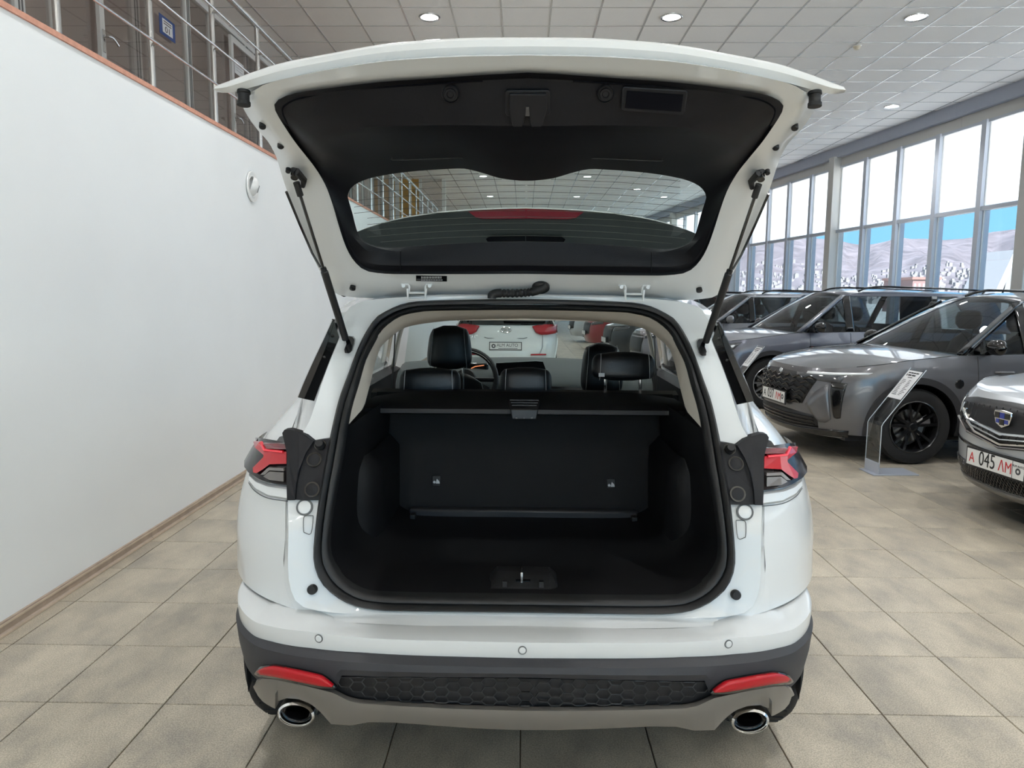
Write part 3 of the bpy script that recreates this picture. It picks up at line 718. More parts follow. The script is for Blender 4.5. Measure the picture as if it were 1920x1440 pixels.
# hood, roof, pillars, glass
hood = coons([(XC+x, 4.75, 1.10-.04*(x/.85)**2) for x in np.linspace(-.88, .88, 15)], [(XC+x, 6.19-.75*abs(x/.8)**2.6*.72, .83) for x in np.linspace(-.72, .72, 15)],
             [(XC-.90+.10*t**2, 4.75+t*.9, 1.06-.16*t**1.5) for t in np.linspace(0, 1, 10)], [(XC+.90-.10*t**2, 4.75+t*.9, 1.06-.16*t**1.5) for t in np.linspace(0, 1, 10)], (0, 0, .03))
H(MB().grid(hood), 'hood', M_PAINT)
H(MB().grid([[(XC+x, 6.20-.60*abs(x/.85)**3, z) for x in np.linspace(-.85, .85, 17)] for z in np.linspace(.28, .86, 6)]), 'front_bumper', M_PAINT)
roofz = ip([(2.27, 1.535), (2.5, 1.565), (3.0, 1.595), (3.5, 1.59), (3.9, 1.555), (4.05, 1.52)])
rr_ = []
for y in (2.262, 2.27, 2.3, 2.4, 2.6, 2.9, 3.2, 3.5, 3.75, 3.95, 4.05):
    w = SW(y, 1.50) if y > 2.35 else .60+.0*y
    rr_.append([(XC+w*t, y+.03*(abs(t)**3)*(y < 2.5), roofz(y)-.055*abs(t)**2.6) for t in np.linspace(-1, 1, 21)])
H(MB().grid(rr_), 'roof', M_PAINT, solid=.03, soff=-1)
H(MB().grid([[(XC+.60*t, y, 1.465-.03*abs(t)**3+.01*math.sin((y-2.4)*2)) for t in np.linspace(-1, 1, 13)] for y in np.linspace(2.42, 4.02, 8)]), 'headliner', M_BEIGE, solid=.01)
ws = coons([(XC+x, 4.02-.06*(x/.6)**2, 1.50) for x in np.linspace(-.61, .61, 13)], [(XC+x, 4.92-.12*(x/.8)**2, 1.075) for x in np.linspace(-.80, .80, 13)],
           [(XC-.61-.19*t, 3.96+.84*t, 1.50-.425*t) for t in np.linspace(0, 1, 8)], [(XC+.61+.19*t, 3.96+.84*t, 1.50-.425*t) for t in np.linspace(0, 1, 8)], (0, .03, .03))
H(MB().grid(ws), 'windshield', M_CARGLASS)
def side_strip(y_at_bot0, y_at_bot1, y_at_top0, y_at_top1, z0, z1, off, f, n=8):
    R_ = []
    for t in np.linspace(0, 1, n):
        z = z0+(z1-z0)*t; ya = y_at_bot0+(y_at_top0-y_at_bot0)*t; yb = y_at_bot1+(y_at_top1-y_at_bot1)*t
        R_.append(f([(XC-SW(y, z)+off, y, z) for y in np.linspace(ya, yb, 8)]))
    return R_
for f in (lambda P: P, mx_):
    for (a, b, c, d) in ((2.62, 2.80, 2.50, 2.74), (2.92, 3.60, 2.84, 3.46), (3.74, 4.72, 3.58, 4.02)):
        H(MB().grid(side_strip(a, b, c, d, 1.07, 1.44, .008, f)), 'side_window', M_CARGLASS)
    for (a, b, c, d, w) in ((2.58, 2.63, 2.40, 2.51, 0), (2.79, 2.93, 2.73, 2.85, 1), (3.59, 3.75, 3.45, 3.59, 1), (4.70, 4.80, 3.98, 4.06, 1)):
        p = H(MB().grid(side_strip(a, b, c, d, 1.06, 1.46, 0, f)), 'pillar', M_GLOSSB, solid=.008)
        H(MB().grid(side_strip(a-.01, b+.01, c-.01, d+.01, 1.06, 1.46, .05, f)), 'pillar_lining', M_BEIGE, p, solid=.01)
    H(MB().grid([f([(XC-SW(y, 1.44), y, 1.44), (XC-SW(y, 1.48), y, 1.48), (XC-SW(y, 1.50)-.002, y, min(1.505, roofz(y)-.03))]) for y in np.linspace(2.5, 4.05, 12)]), 'roof_rail_panel', M_PAINT)
    H(MB().grid([f([(XC-SW(y, 1.42)+.045, y, 1.40), (XC-SW(y, 1.46)+.05, y, 1.47)]) for y in np.linspace(2.42, 4.0, 10)]), 'rail_lining', M_BEIGE, solid=.01)
    H(MB().grid([f([(XC-SW(y, 1.05)+.04, y, 1.08), (XC-SW(y, 1.05)+.10, y, 1.06), (XC-SW(y, .9)+.10, y, .85), (XC-SW(y, .6)+.12, y, .4)]) for y in np.linspace(2.60, 4.8, 10)]), 'door_lining', M_DARKTRIM, solid=.01)
    rp = H(MB().tube([f([p])[0] for p in spline([(XC-.60, 2.42, 1.545), (XC-.625, 2.5, 1.59), (XC-.64, 3.0, 1.625), (XC-.64, 3.6, 1.615), (XC-.63, 3.95, 1.555)], 5)], .014, 8), 'roof_rack_rail', M_GLOSSB)
# wheels
def wheel_parts(parent, c, side, R_=.355, w=.235, rim_m=None, spokes=5, caliper=None, world=False):
    """c: hub centre; side=+1 when the outer face looks to +x"""
    ax = (side, 0, 0); h = w/2; rr0 = R_*.70
    kw = dict(world=world)
    ty = MB().lathe([(rr0, -h*.9), (R_*.86, -h), (R_*.96, -h*.92), (R_, -h*.72), (R_, h*.72), (R_*.96, h*.92), (R_*.86, h), (rr0, h*.9), (rr0*.97, h*.5), (rr0*.97, -h*.5), (rr0, -h*.9)], c, ax, 44).build('tyre', M_TYRE, parent, **kw)
    tr = MB(); k = 40
    for i in range(k):
        a = 2*math.pi*i/k
        for j, (o0, o1) in enumerate(((-.66, -.2), (.2, .66))):
            a2 = a+(.5*2*math.pi/k)*j
            v = []
            for da in (0, 2*math.pi/k*.62):
                for oo in (o0, o1):
                    for rad in (R_-.004, R_+.004):
                        aa = a2+da+.05*abs(oo)
                        v.append((c[0]+side*oo*h, c[1]+rad*math.cos(aa), c[2]+rad*math.sin(aa)))
            tr.add(v, [(0,1,3,2),(4,6,7,5),(0,4,5,1),(2,3,7,6),(1,5,7,3),(0,2,6,4)])
    tr.build('tread_blocks', M_TYRE, ty, kind='stuff', smooth=False, **kw)
    rim = MB().lathe([(rr0*.99, h*.92), (rr0*.96, h*.96), (rr0*.92, h*.86), (rr0*.88, h*.3), (rr0*.86, -h*.7), (rr0*.99, -h*.9)], c, ax, 40).build('rim', rim_m, parent, **kw)
    MB().lathe([(0, h*.05), (rr0*.62, h*.05), (rr0*.64, -.01), (0, -.01)], c, ax, 32).build('brake_disc', M_STEEL, rim, **kw)
    for i in range(spokes):
        a0 = 2*math.pi*i/spokes+.3
        for d0 in (-.16, .16):
            a = a0+d0*.7; a1 = a0+d0*1.5
            def pt(r, an, o, dn): return (c[0]+side*o, c[1]+r*math.cos(an)-dn*math.sin(an), c[2]+r*math.sin(an)+dn*math.cos(an))
            wd = .013*R_/.355
            V = [pt(.03, a, h*.62, -wd), pt(.03, a, h*.62, wd), pt(rr0*.93, a1, h*.84, wd*.9), pt(rr0*.93, a1, h*.84, -wd*.9), pt(.03, a, h*.3, -wd), pt(.03, a, h*.3, wd), pt(rr0*.93, a1, h*.5, wd), pt(rr0*.93, a1, h*.5, -wd)]
            MB().add(V, [(0,1,2,3),(4,7,6,5),(0,4,5,1),(1,5,6,2),(2,6,7,3),(3,7,4,0)]).build('spoke', rim_m, rim, smooth=False, **kw)
    MB().lathe([(0, h*.72), (.028, h*.72), (.034, h*.66), (.06, h*.62), (.062, h*.2)], c, ax, 20).build('hub_cap', rim_m, rim, **kw)
    if caliper:
        cb = MB()
        r0, r1 = rr0*.45, rr0*.8
        A = [math.pi*.83+.11*i for i in range(6)]
        cb.grid([[(c[0]+side*o, c[1]+r*math.cos(a), c[2]+r*math.sin(a)) for r, o in ((r0, h*.0), (r0, h*.3), (r1, h*.3), (r1, h*.0))] for a in A], cv=True)
        cb.build('brake_caliper', caliper, rim, **kw)
M_RIMB = mat('black_rim', srgb(22, 22, 24), .25, coat=.5)
for s in (-1, 1):
    for ax in (AX1, AX2):
        wheel_parts(hero, (XC+s*(.815 if ax == AX1 else .825), ax, .358), s, rim_m=M_RIMB, world=True)
        H(MB().grid([[(XC+s*xx, ax+(ARC-.005)*math.cos(t), ARZ+(ARC-.005)*math.sin(t)) for xx in (.55, .94 if ax == AX2 else .80)] for t in np.linspace(-.3, math.pi+.3, 20)]), 'wheel_housing', M_BLACKP)

# ------------------------------------------------------------------ rear bumper
def pxs(P, g): return [uG(a, b, g) for a, b in P]
def bandL(top, bot, gt, gb, n=60, m=5):
    T_ = resample(spline(pxs(top, gt), 5), n); B_ = resample(spline(pxs(bot, gb), 5), n)
    return [[np.array(T_[i])*(1-t)+np.array(B_[i])*t for i in range(n)] for t in np.linspace(0, 1, m)]
face_t = [(985,1205),(850,1202),(682,1196),(578,1184),(507,1174),(478,1166)]
wb_ = [(985,1234),(850,1231),(682,1223.5),(583,1215),(507,1202),(478,1193)]
bev = [(985,1252),(850,1249),(682,1242.5),(583,1234),(516,1222),(478,1210)]
blk = [(985,1270.5),(850,1270),(770,1269),(680,1268),(636,1266.5),(628,1290),(566,1277.5),(516,1266),(492,1264),(482,1274)]
def zline(P, yb, *extra):
    """height of a bumper line as a function of the distance from the middle"""
    T_ = [(abs(p[0]-XC), p[2]) for p in (uG(a, b, lambda x, z: BF(x, z, yb)) for a, b in P)]
    return ip(sorted(T_))
zt_ = zline(face_t, 1.70); zw_ = zline(wb_, 1.703); zb_ = zline(bev, 1.682); zk_ = zline(blk, 1.684)
XS = sorted(set([.864*math.sin(t) for t in np.linspace(0, math.pi/2*.985, 60)]+[.488, .492, .496, .50]))
def brow(zf, yb, dz=0, dy=0):
    r = []
    for x in XS:
        z = zf(x)+dz; x2 = x*min(1, HB(z)/.864); r.append(np.array((XC-x2, min(BF(XC-x2, z, yb), 2.25)+dy, z)))
    return r
RT, RW, RB_, RK = brow(zt_, 1.70), brow(zw_, 1.703), brow(zb_, 1.682), brow(zk_, 1.684)
def inner(x):
    Y = max(1.79, CF(XC-x, .74) if x > .5 else 1.79)+.02; return np.array((XC-x*(.995 if x < .7 else .98), Y if x < .7 else max(Y, BF(XC-x, .7, 1.70)+.02), .690 if x < .5 else min(zt_(x)+.012, .690+(x-.5)*.2)))
RI = [inner(x) for x in XS]
bump = sym([RI, [a*.6+b*.4+np.array([0, 0, .004]) for a, b in zip(RI, RT)], [a*.15+b*.85+np.array([0, .004, .004]) for a, b in zip(RI, RT)], RT, [a*.5+b*.5+np.array([0, -.003, 0]) for a, b in zip(RT, RW)], RW], 'rear_bumper', M_PAINT, ang=60)
RM = [a*.5+b*.5+np.array([0, -.006, 0]) for a, b in zip(RB_, RK)]
sym([RW, [p+np.array([0, -.004, -.002]) for p in RW], RB_, RM, RK, [p+np.array([0, .05, 0]) for p in RK]], 'bumper_cladding', M_CLAD, ang=30)
ends = [RI[-1], RT[-1], RW[-1]]; endb = [RW[-1], RB_[-1], RM[-1], RK[-1]]
each([ends, [np.array((XC-.888, 2.26, p[2])) for p in ends]], 'bumper_return', M_PAINT)
each([endb, [np.array((XC-.888, 2.26, p[2])) for p in endb]], 'cladding_return', M_CLAD)
# hexagon insert
hx = MB(); g5 = lambda x, z: BF(x, z, 1.690)
def hexbars():
    tops = ip([(624, 1268), (660, 1270), (985, 1272)]); bots = ip([(618, 1288), (650, 1303), (680, 1311), (770, 1316), (985, 1324)])
    sx, sy = 30.0, 18.0
    n = 0; cells_ = []
    for r in range(0, 7):
        for c in range(-13, 1):
            cx = 985+c*sx*1.5+(0 if r % 2 == 0 else sx*.75); cy = 1270+r*sy*.5
            cells_.append((cx, cy))
    return cells_, tops, bots, sx, sy
cells_, tops, bots, sx, sy = hexbars()
hex_back = []
for t in np.linspace(0, 1, 5):
    hex_back.append([uG(px, tops(px)*(1-t)+bots(px)*t, lambda x, z: BF(x, z, 1.70)) for px in np.linspace(985, 620, 40)])
for r_ in hex_back: r_[0][0] = XC
ins = sym(hex_back, 'mesh_insert', M_BLACKP)
hexes = []
for cx, cy in cells_:
    if cx > 986: continue
    pts = []
    for (ax_, ay_) in ((-.5, 0), (-.27, -.5), (.27, -.5), (.5, 0), (.27, .5), (-.27, .5)):
        pts.append((cx+ax_*sx, cy+ay_*sy))
    ok = [tops(min(985, max(624, p[0])))-1 <= p[1] <= bots(min(985, max(624, p[0])))+1 and p[0] > 622 for p in pts]
    if sum(ok) < 4: continue
    pts = [(p[0], min(max(p[1], tops(max(624, p[0]))), bots(max(624, min(985, p[0]))))) for p in pts]
    P3 = [uG(a, b, g5) for a, b in pts]
    q = MB().tube(P3, .0016, 5, closed=True)
    hexes.append(q)
M_HEXM = mat('hexagon_bar', srgb(40, 40, 42), .45)
for q in hexes:
    H(q, 'hexagon', M_HEXM, ins)
    r = MB(); r.V = mx_(q.V); r.F = [tuple(f_)[::-1] for f_ in q.F]
    if max(v[0] for v in q.V) < XC-.005: H(r, 'hexagon', M_HEXM, ins)
# red reflectors
def refl(P, off, name, m, par=None, th=.01):
    q = MB(); pts = [uG(a, b, lambda x, z: BF(x, z, 1.70-off)) for a, b in P]; n = len(pts)
    q.add([tuple(p) for p in pts]+[(p[0], p[1]+th, p[2]) for p in pts], [tuple(range(n)), tuple(range(n, 2*n))[::-1]]+[(i, (i+1) % n, n+(i+1) % n, n+i) for i in range(n)])
    return each(q, name, m, par, smooth=False)
def rstrip(top, bot, yb, name, m, n=22, k=4):
    T_, B_ = resample(top, n), resample(bot, n)
    return each([[uG(T_[i][0]*(1-t)+B_[i][0]*t, T_[i][1]*(1-t)+B_[i][1]*t, lambda x, z: BF(x, z, yb)) for i in range(n)] for t in np.linspace(0, 1, k)], name, m, None, solid=.012, soff=0)
rstrip([(481,1260),(490,1248.5),(512,1246.5),(562,1255.5),(603,1265),(616,1274),(630,1287)], [(481,1263),(488,1267),(520,1271),(560,1280),(600,1288),(615,1289),(630,1289)], 1.672, 'reflector_recess', M_GLOSSB)
rstrip([(485,1258),(493,1251),(512,1249),(560,1258),(600,1267),(612,1275),(624,1285)], [(485,1260),(490,1263),(520,1267.5),(560,1276),(600,1284),(612,1285.5),(624,1286)], 1.662, 'reflector', M_REDLENS)
# grey skid plate with pipe cut-outs
stop = [(985,1325),(850,1321),(770,1317),(677,1311.5),(653,1306),(624,1291),(566,1276.5),(516,1266),(492,1264),(480,1272),(475,1284)]
sbx = ip([(475,1293),(489,1314),(505,1325),(516,1330),(521,1316),(537,1310),(560,1312),(583,1321),(601,1336),(621,1359),(659,1361),(691,1355),(741,1356),(850,1364),(916,1368),(985,1370)])
stx = ip(sorted(stop))
pxl = sorted(set(list(np.linspace(475, 985, 60))+[516, 521, 537, 621, 659]))
gs0 = lambda x, z: BF(x, z, 1.695); gs1 = lambda x, z: BF(x, z, 1.672); gs2 = lambda x, z: BF(x, z, 1.745)
rows = []
A0 = [uG(p, stx(p), gs0) for p in pxl]
A1 = [uG(p, stx(p)+min(8, (sbx(p)-stx(p))*.3), gs1) for p in pxl]
A2 = [uG(p, stx(p)*.45+sbx(p)*.55, gs1) for p in pxl]
A3 = [uG(p, sbx(p)-1, lambda x, z: BF(x, z, 1.70)) for p in pxl]
A4 = [np.array(a)+np.array([0, .10, .0]) for a in A3]
rows = [[np.array((max(p[0], XC-.864), p[1], p[2])) for p in r] for r in (A0, A1, A2, A3, A4)]
for r_ in rows: r_[-1][0] = XC
sym(rows, 'skid_plate', M_SKID, ang=45)
sym([[np.array(p)+np.array([0, 0, 0]) for p in A4], [np.array((p[0]*.9, 2.25, .40)) for p in A4]], 'rear_underpanel', M_BLACKP)
# exhaust tips
for (px, py) in ((556, 1338),):
    c = uY(px, py, 1.79); e = MB(); n = 28
    def ell(a, b, y): return [(c[0]+a*math.cos(q_), y, c[2]+b*math.sin(q_)+.04*(a*math.cos(q_))*-1) for q_ in np.linspace(0, 2*math.pi, n, endpoint=False)]
    e.grid([ell(.050, .036, 2.1), ell(.050, .036, 1.80), ell(.049, .035, 1.785), ell(.044, .030, 1.780), ell(.040, .0265, 1.785), ell(.039, .026, 1.80)], cv=True)
    tips = each(e, 'exhaust_tip', M_CHROME)
    e2 = MB(); e2.grid([ell(.039, .026, 1.80), ell(.033, .021, 1.795), ell(.032, .02, 1.80), ell(.032, .02, 2.0)], cv=True)
    for t_, ff in zip(tips, (lambda P: P, mx_)):
        q = MB(); q.V = [tuple(v) for v in ff(e2.V)]; q.F = e2.F; q.build('inner_pipe', M_GLOSSB, t_, world=True)
    e3 = MB().grid([ell(.07, .06, 1.95), ell(.07, .06, 2.12)], cv=True)
    each(e3, 'muffler_shroud', M_BLACKP)
# parking sensors and bumper stops
def disc_on(px, py, g, r, name, m, ring=None, par=None, th=.004, mirror=True, nrm=None):
    c = uG(px, py, g); e = .01
    gx = (g(c[0]+e, c[2])-g(c[0]-e, c[2]))/(2*e); gz_ = (g(c[0], c[2]+e)-g(c[0], c[2]-e))/(2*e)
    n_ = np.array([gx, -1, gz_]) if nrm is None else np.array(nrm, float); n_ /= np.linalg.norm(n_)
    q = MB().lathe([(0, th), (r*.8, th), (r, th*.6), (r, -.004)], c, n_, 20)
    objs = each(q, name, m, par) if mirror else (H(q, name, m, par),)
    if ring:
        q2 = MB().lathe([(r*1.02, .0012), (r*1.02, .002), (r*1.28, .002), (r*1.28, -.002)], c, n_, 24)
        for o_, ff in zip(objs, (lambda P: P, mx_)):
            qq = MB(); qq.V = [tuple(v) for v in ff(q2.V)]; qq.F = q2.F; qq.build(name+'_ring', ring, o_, world=True)
    return objs
M_GAP = mat('panel_gap', srgb(96, 98, 98), .7)
gface = lambda x, z: BF(x, z, 1.699)
disc_on(598, 1197, gface, .0085, 'parking_sensor', M_PAINT, M_GAP); disc_on(985-5.5, 1219, gface, .0085, 'parking_sensor', M_PAINT, M_GAP, mirror=False)
disc_on(586, 1105, lambda x, z: Gz(z)-.004, .013, 'rubber_stop', M_RUBBER, None, th=.012)
for px, py, r in ((571, 951, .0175),): disc_on(px, py, lambda x, z: Gz(z)-.004, r, 'plug', M_PAINT, M_GAP, th=.002)
# outlined pressing below the plug
q = MB(); pr_ = [(569,972),(574,967),(584,967),(587,970),(583,1000),(572,999),(569,995)]
q.tube(spline([uG(a, b, lambda x, z: Gz(z)-.004) for a, b in pr_], 3, closed=True), .0011, 5, closed=True); each(q, 'pressed_outline', M_GAP)
# black corner panels with plugs
def polyon(P, g, name, m, th=.01, par=None, bev=0, mirror=True):
    pts = [uG(a, b, g) for a, b in P]; n = len(pts); q = MB()
    q.add([tuple(p) for p in pts]+[(p[0], p[1]+th, p[2]) for p in pts], [tuple(range(n)), tuple(range(n, 2*n))[::-1]]+[(i, (i+1) % n, n+(i+1) % n, n+i) for i in range(n)])
    return each(q, name, m, par, smooth=False, bevel=bev) if mirror else (H(q, name, m, par, smooth=False, bevel=bev),)
cpn = polyon([(586,827),(604,824),(621,822),(613,860),(605,905),(598,938),(570,938),(553,937),(554,912),(560,880),(572,850)], lambda x, z: Gz(z)-.012, 'lamp_corner_panel', M_DARKTRIM, .02)
polyon([(529,812),(533,806),(543,805),(560,810),(574,817),(587,828),(573,850),(561,880),(555,910),(553,938),(538,938),(537,908),(538,850)], lambda x, z: Gz(z)-.024+.15*max(0, abs(x)-.6), 'lamp_side_panel', M_DARKTRIM, .03)
for px, py in ((589, 862), (585, 918)): disc_on(px, py, lambda x, z: Gz(z)-.013, .0165, 'panel_plug', M_DARKTRIM, M_GLOSSB, th=.003)
disc_on(601, 835, lambda x, z: Gz(z)-.013, .013, 'rubber_buffer', M_RUBBER, M_GLOSSB, th=.018)

# ------------------------------------------------------------------ tail lamps
gl_ = lambda o: (lambda x, z: G0(z)-o+CR(z)*(1-math.sqrt(max(0, 1-min(1, abs(x-XC)/(HWr(z)+o*.8))**CE(z)))))
def lampstrip(top, bot, off, name, m, par=None, n=24, k=8, thick=.02):
    T_ = resample(top, n); B_ = resample(bot, n); rows = []
    for t in np.linspace(0, 1, k):
        rows.append([uG(T_[i][0]*(1-t)+B_[i][0]*t, T_[i][1]*(1-t)+B_[i][1]*t, gl_(off)) for i in range(n)])
    return rows
LT = [(479,820.5),(486,821),(500,823),(524,827),(541,830)]; LB = [(479,894),(485,898),(500,904),(520,908),(538,910)]
lr_ = []
for r in lampstrip(LT, LB, .022, '', None):
    p = r[0]; z = p[2]; x1 = abs(p[0]-XC); xe = HWr(z)+.0176; ex_ = []
    for t in np.linspace(0, 1, 6)[1:]: x = x1+(xe-x1)*math.sin(t*math.pi/2); ex_.append(np.array((XC-x, max(p[1], gl_(.022)(XC-x, z)), z)))
    lr_.append(ex_[::-1]+list(r))
q = MB().grid(lr_)
lamp = each(q, 'tail_lamp', M_SMOKE)
# close the inner end of the lamp
inner = [uG(a, b, gl_(.022)) for a, b in ((541, 829), (540, 850), (539, 880), (538, 910))]
def lampbit(P, off, name, m, th=.014):
    pts = [uG(a, b, gl_(off)) for a, b in P]; n = len(pts); q = MB()
    q.add([tuple(p) for p in pts]+[(p[0]*1.0, p[1]+th, p[2]) for p in pts], [tuple(range(n)), tuple(range(n, 2*n))[::-1]]+[(i, (i+1) % n, n+(i+1) % n, n+i) for i in range(n)])
    for o_, ff in zip(lamp, (lambda P_: P_, mx_)):
        r = MB(); r.V = [tuple(v) for v in ff(q.V)]; r.F = q.F; r.build(name, m, o_, world=True, smooth=False)
def c6(P): return [(440+a/3.692, 720+b/3.692) for a, b in P]
lampbit(c6([(128,400),(168,404),(196,452),(250,462),(356,470),(357,552),(240,556),(196,590),(150,618),(128,612),(124,580),(196,508),(200,492),(140,440)]), .031, 'red_reflector_y', M_REDLENS)
lampbit(c6([(196,412),(352,412),(352,452),(222,446)]), .034, 'red_upper_field', mat('dark_red_lens', srgb(110, 16, 26), .2, coat=.3))
lampbit(c6([(170,402),(180,402),(206,450),(330,464),(330,476),(198,462)]), .034, 'led_bar', M_REDLED)
lampbit(c6([(176,628),(232,578),(338,584),(340,604),(240,598),(206,628)]), .031, 'chrome_chevron', M_CLEARL)
lampbit(c6([(196,640),(240,606),(338,612),(338,676),(240,664)]), .031, 'clear_reverse_lens', mat('reverse_lens', srgb(96, 91, 88), .25, coat=.4))
# body-coloured strip below the lamp and bracket above it
q = MB().grid([[uG(a, b, gl_(o)) for a, b in resample(P, 16)] for P, o in (([(467,884),(480,898),(500,907),(538,913)], .006), ([(467,892),(480,904),(500,912),(538,918)], .014), ([(466,900),(478,915),(502,928),(540,934)], .014), ([(466,903),(478,919),(502,932),(540,938)], .0))])
each(q, 'lamp_underside_strip', M_PAINT)
q = MB(); q.tube([uG(a, b, gl_(.002)) for a, b in spline([(466, 905), (478, 921), (502, 934), (540, 940)], 4)], .0012, 6); each(q, 'shut_line', M_GAP)
polyon([(519,826),(524,819),(535,817),(544,823),(541,834),(530,829)], gl_(.05), 'lamp_bracket', M_GLOSSB, .03)
# black pillar blades
def gb(x, z): return Gz(z)-.03+.12*max(0, abs(x-XC)-.6)
BO = [(622,599),(606,634),(588,672),(570,712),(557,744)]; BI = [(636,632),(624,660),(612,690),(600,722),(589,752)]
BM = [(626,604),(613,645),(598,682),(582,720),(570,748)]
rows = [[uG(a, b, lambda x, z: gb(x, z)+.05) for a, b in spline(BO, 4)], [uG(a, b, lambda x, z: gb(x, z)-.004) for a, b in spline([(a+1.5, b+1) for a, b in BO], 4)], [uG(a, b, gb) for a, b in spline(BM, 4)], [uG(a, b, lambda x, z: gb(x, z)+.008) for a, b in spline([(a+1, b) for a, b in BM], 4)], [uG(a, b, lambda x, z: Gz(z)-.008) for a, b in spline(BI, 4)], [uG(a, b, lambda x, z: Gz(z)+.004) for a, b in spline([(a+1, b) for a, b in BI], 4)]]
bl = each(rows, 'pillar_blade', M_GLOSSB, ang=25)
for px, py in ((624, 630), (608, 670)): disc_on(px, py, lambda x, z: Gz(z)-.018, .004, 'blade_screw', M_RUBBER, th=.004)

# ------------------------------------------------------------------ tailgate
GH = np.array([0, 2.285, 1.545]); GBp = np.array([0, 1.88, 1.842]); GL_ = np.array([0, 1.45, 1.961])
n1 = np.cross([1, 0, 0], GBp-GH); n1 /= np.linalg.norm(n1); n1 = n1 if n1[2] > 0 else -n1
n2 = np.cross([1, 0, 0], GL_-GBp); n2 /= np.linalg.norm(n2); n2 = n2 if n2[2] > 0 else -n2
def gp(px, py, off=0.0):
    """point on the tailgate's inner face, moved away from the cabin side by off"""
    a = uP(px, py, GH+n1*off, n1); b = uP(px, py, GBp+n2*off, n2)
    w = sstep(1.82, 1.94, a[1]) if a[1] > 0 else 0
    if a[1] < 1.4 or a[1] > 4: w = 0
    Y = a[1]*w+b[1]*(1-w)
    return uY(px, py, Y)
def gl(px, off, n=72, sp=5):
    o = off if callable(off) else (lambda i, t: off)
    P = [gp(a, b, o(i, i/(len(px)-1))) for i, (a, b) in enumerate(px)]
    P[0][0] = XC; P[-1][0] = XC
    return resample(spline(P, sp), n)
FI_px = [(985,136),(900,141),(800,148),(712,154),(619,165),(556,174),(525,185),(514,197.5),(519,213),(534,238),(553,266),(575,294),(594,319),(612,351),(625,388),(637,429),(650,466),(666,492),(687,508),(720,513),(751,514),(860,514),(985,513.5)]
FM_px = [(985,104),(869,106),(790,110),(712,116),(619,130),(534,147.5),(492,160),(476,174),(484,197),(503,229),(531,266),(556,304),(575,332),(597,385),(619,435),(637,475),(652,502),(672,522),(700,532),(720,535),(760,536),(860,536),(985,536)]
FO_px = [(985,100),(869,102),(790,106),(712,113),(619,128),(534,147),(480,166),(452,186),(467,222),(486,247),(503,266),(519,297),(533,343),(560,418),(587,482),(605,518),(618,541),(632,552),(660,557),(691,558.5),(760,558),(860,557),(985,556)]
FG_px = [(985,339),(972,338.6),(937,334),(907,325),(885,319),(867,316),(838,317),(790,320),(743,325),(703,332),(677,340),(659.6,351),(652,365),(653.6,375),(660.6,399),(669.5,433),(679,450),(693,459),(715,464),(739,465),(778,462),(897,455),(985,454)]
gate = H(MB().grid([full(c) for c in (gl(FI_px, .012), gl(FI_px, -.002), mid(gl(FI_px, 0), gl(FM_px, 0), .5, 0), gl(FM_px, .0), mid(gl(FM_px, 0.01), gl(FO_px, .02), .5), gl(FO_px, .035))], cv=True), 'tailgate', M_PAINT, ang=40)
# lip: the rear-facing lower edge of the gate
LTp = [(985,75),(884,75.6),(800,80),(712,88),(619,104),(525,122.5),(462,143),(425,157),(402,165)]
LLp = [(985,104),(869,106),(790,110),(712,116),(619,130),(534,147.5),(478,162),(430,174),(404,172)]
def lipY(px): x = (985-px)/585; return 1.42+.11*x**2.2
T_ = resample(spline([uY(a, b, lipY(a)-.004) for a, b in LTp], 5), 40); L_ = resample(spline([uY(a, b, lipY(a)+.012) for a, b in LLp], 5), 40)
T_[0][0] = XC; L_[0][0] = XC
up1 = [np.array(p)+np.array([0, .05, .022]) for p in T_]; up2 = [np.array((XC+(p[0]-XC)*.93, p[1]+.40, p[2]+.0)) for p in T_]
sym([[np.array(p)+np.array([.0, .03, .012]) for p in L_], L_, [a*.5+b*.5+np.array([0, -.008, 0]) for a, b in zip(T_, L_)], T_, [np.array(p)+np.array([0, .006, .006]) for p in T_], up1, up2], 'tailgate_outer_skin', M_PAINT, gate, ang=40)
# outer skin over the glass frame
oc = gl(FO_px, .035); oc2 = [np.array(p)+n1*.03+np.array([0, 0, .01]) for p in oc]; og = gl(FG_px, .075)
H(MB().grid([full(oc), full(oc2), full(mid(oc2, og, .5)), full(og)], cv=True), 'tailgate_outer_frame', M_PAINT, gate, ang=50)
# black inner trim
fi = gl(FI_px, .004); fg = gl(FG_px, .055)
MIDp = [(985,250),(937,250),(900,250),(860,250),(800,250),(740,252),(690,254),(650,258),(615,268),(600,280),(598,300),(604,325),(614,350),(622,372),(634,402),(646,436),(657,462),(672,483),(695,494),(739,497),(778,497),(897,497),(985,497)]
A3_, B3_ = np.array([0, 1.458, 1.957]), np.array([0, 1.515, 1.872])
n3 = np.cross([1, 0, 0], B3_-A3_); n3 /= np.linalg.norm(n3); n3 = n3 if n3[1] > 0 else -n3
def gp3(px, py, off=0.0):
    """point on the upright face of the inner trim"""
    p = uP(px, py, A3_+n3*off, n3); return uY(px, py, p[1]+.042*((985-px)/420)**2)
def trim_ring(px_, ys_, n=72):
    P = [(uY(a, b, y) if y else gp(a, b, .0)) for (a, b), y in zip(px_, ys_)]; P[0][0] = XC; P[-1][0] = XC
    return resample(spline(P, 5), n)
MIDp = [(985,243),(937,243),(900,242),(860,241),(800,241),(740,242),(690,244),(650,248),(612,262),(600,280),(598,300),(604,325),(614,350),(622,372),(634,402),(646,436),(657,462),(672,483),(695,494),(739,497),(778,497),(897,497),(985,497)]
md_ = trim_ring(MIDp, [1.515, 1.516, 1.518, 1.522, 1.53, 1.54, 1.555, 1.575, 1.62, 1.68]+[0]*13)
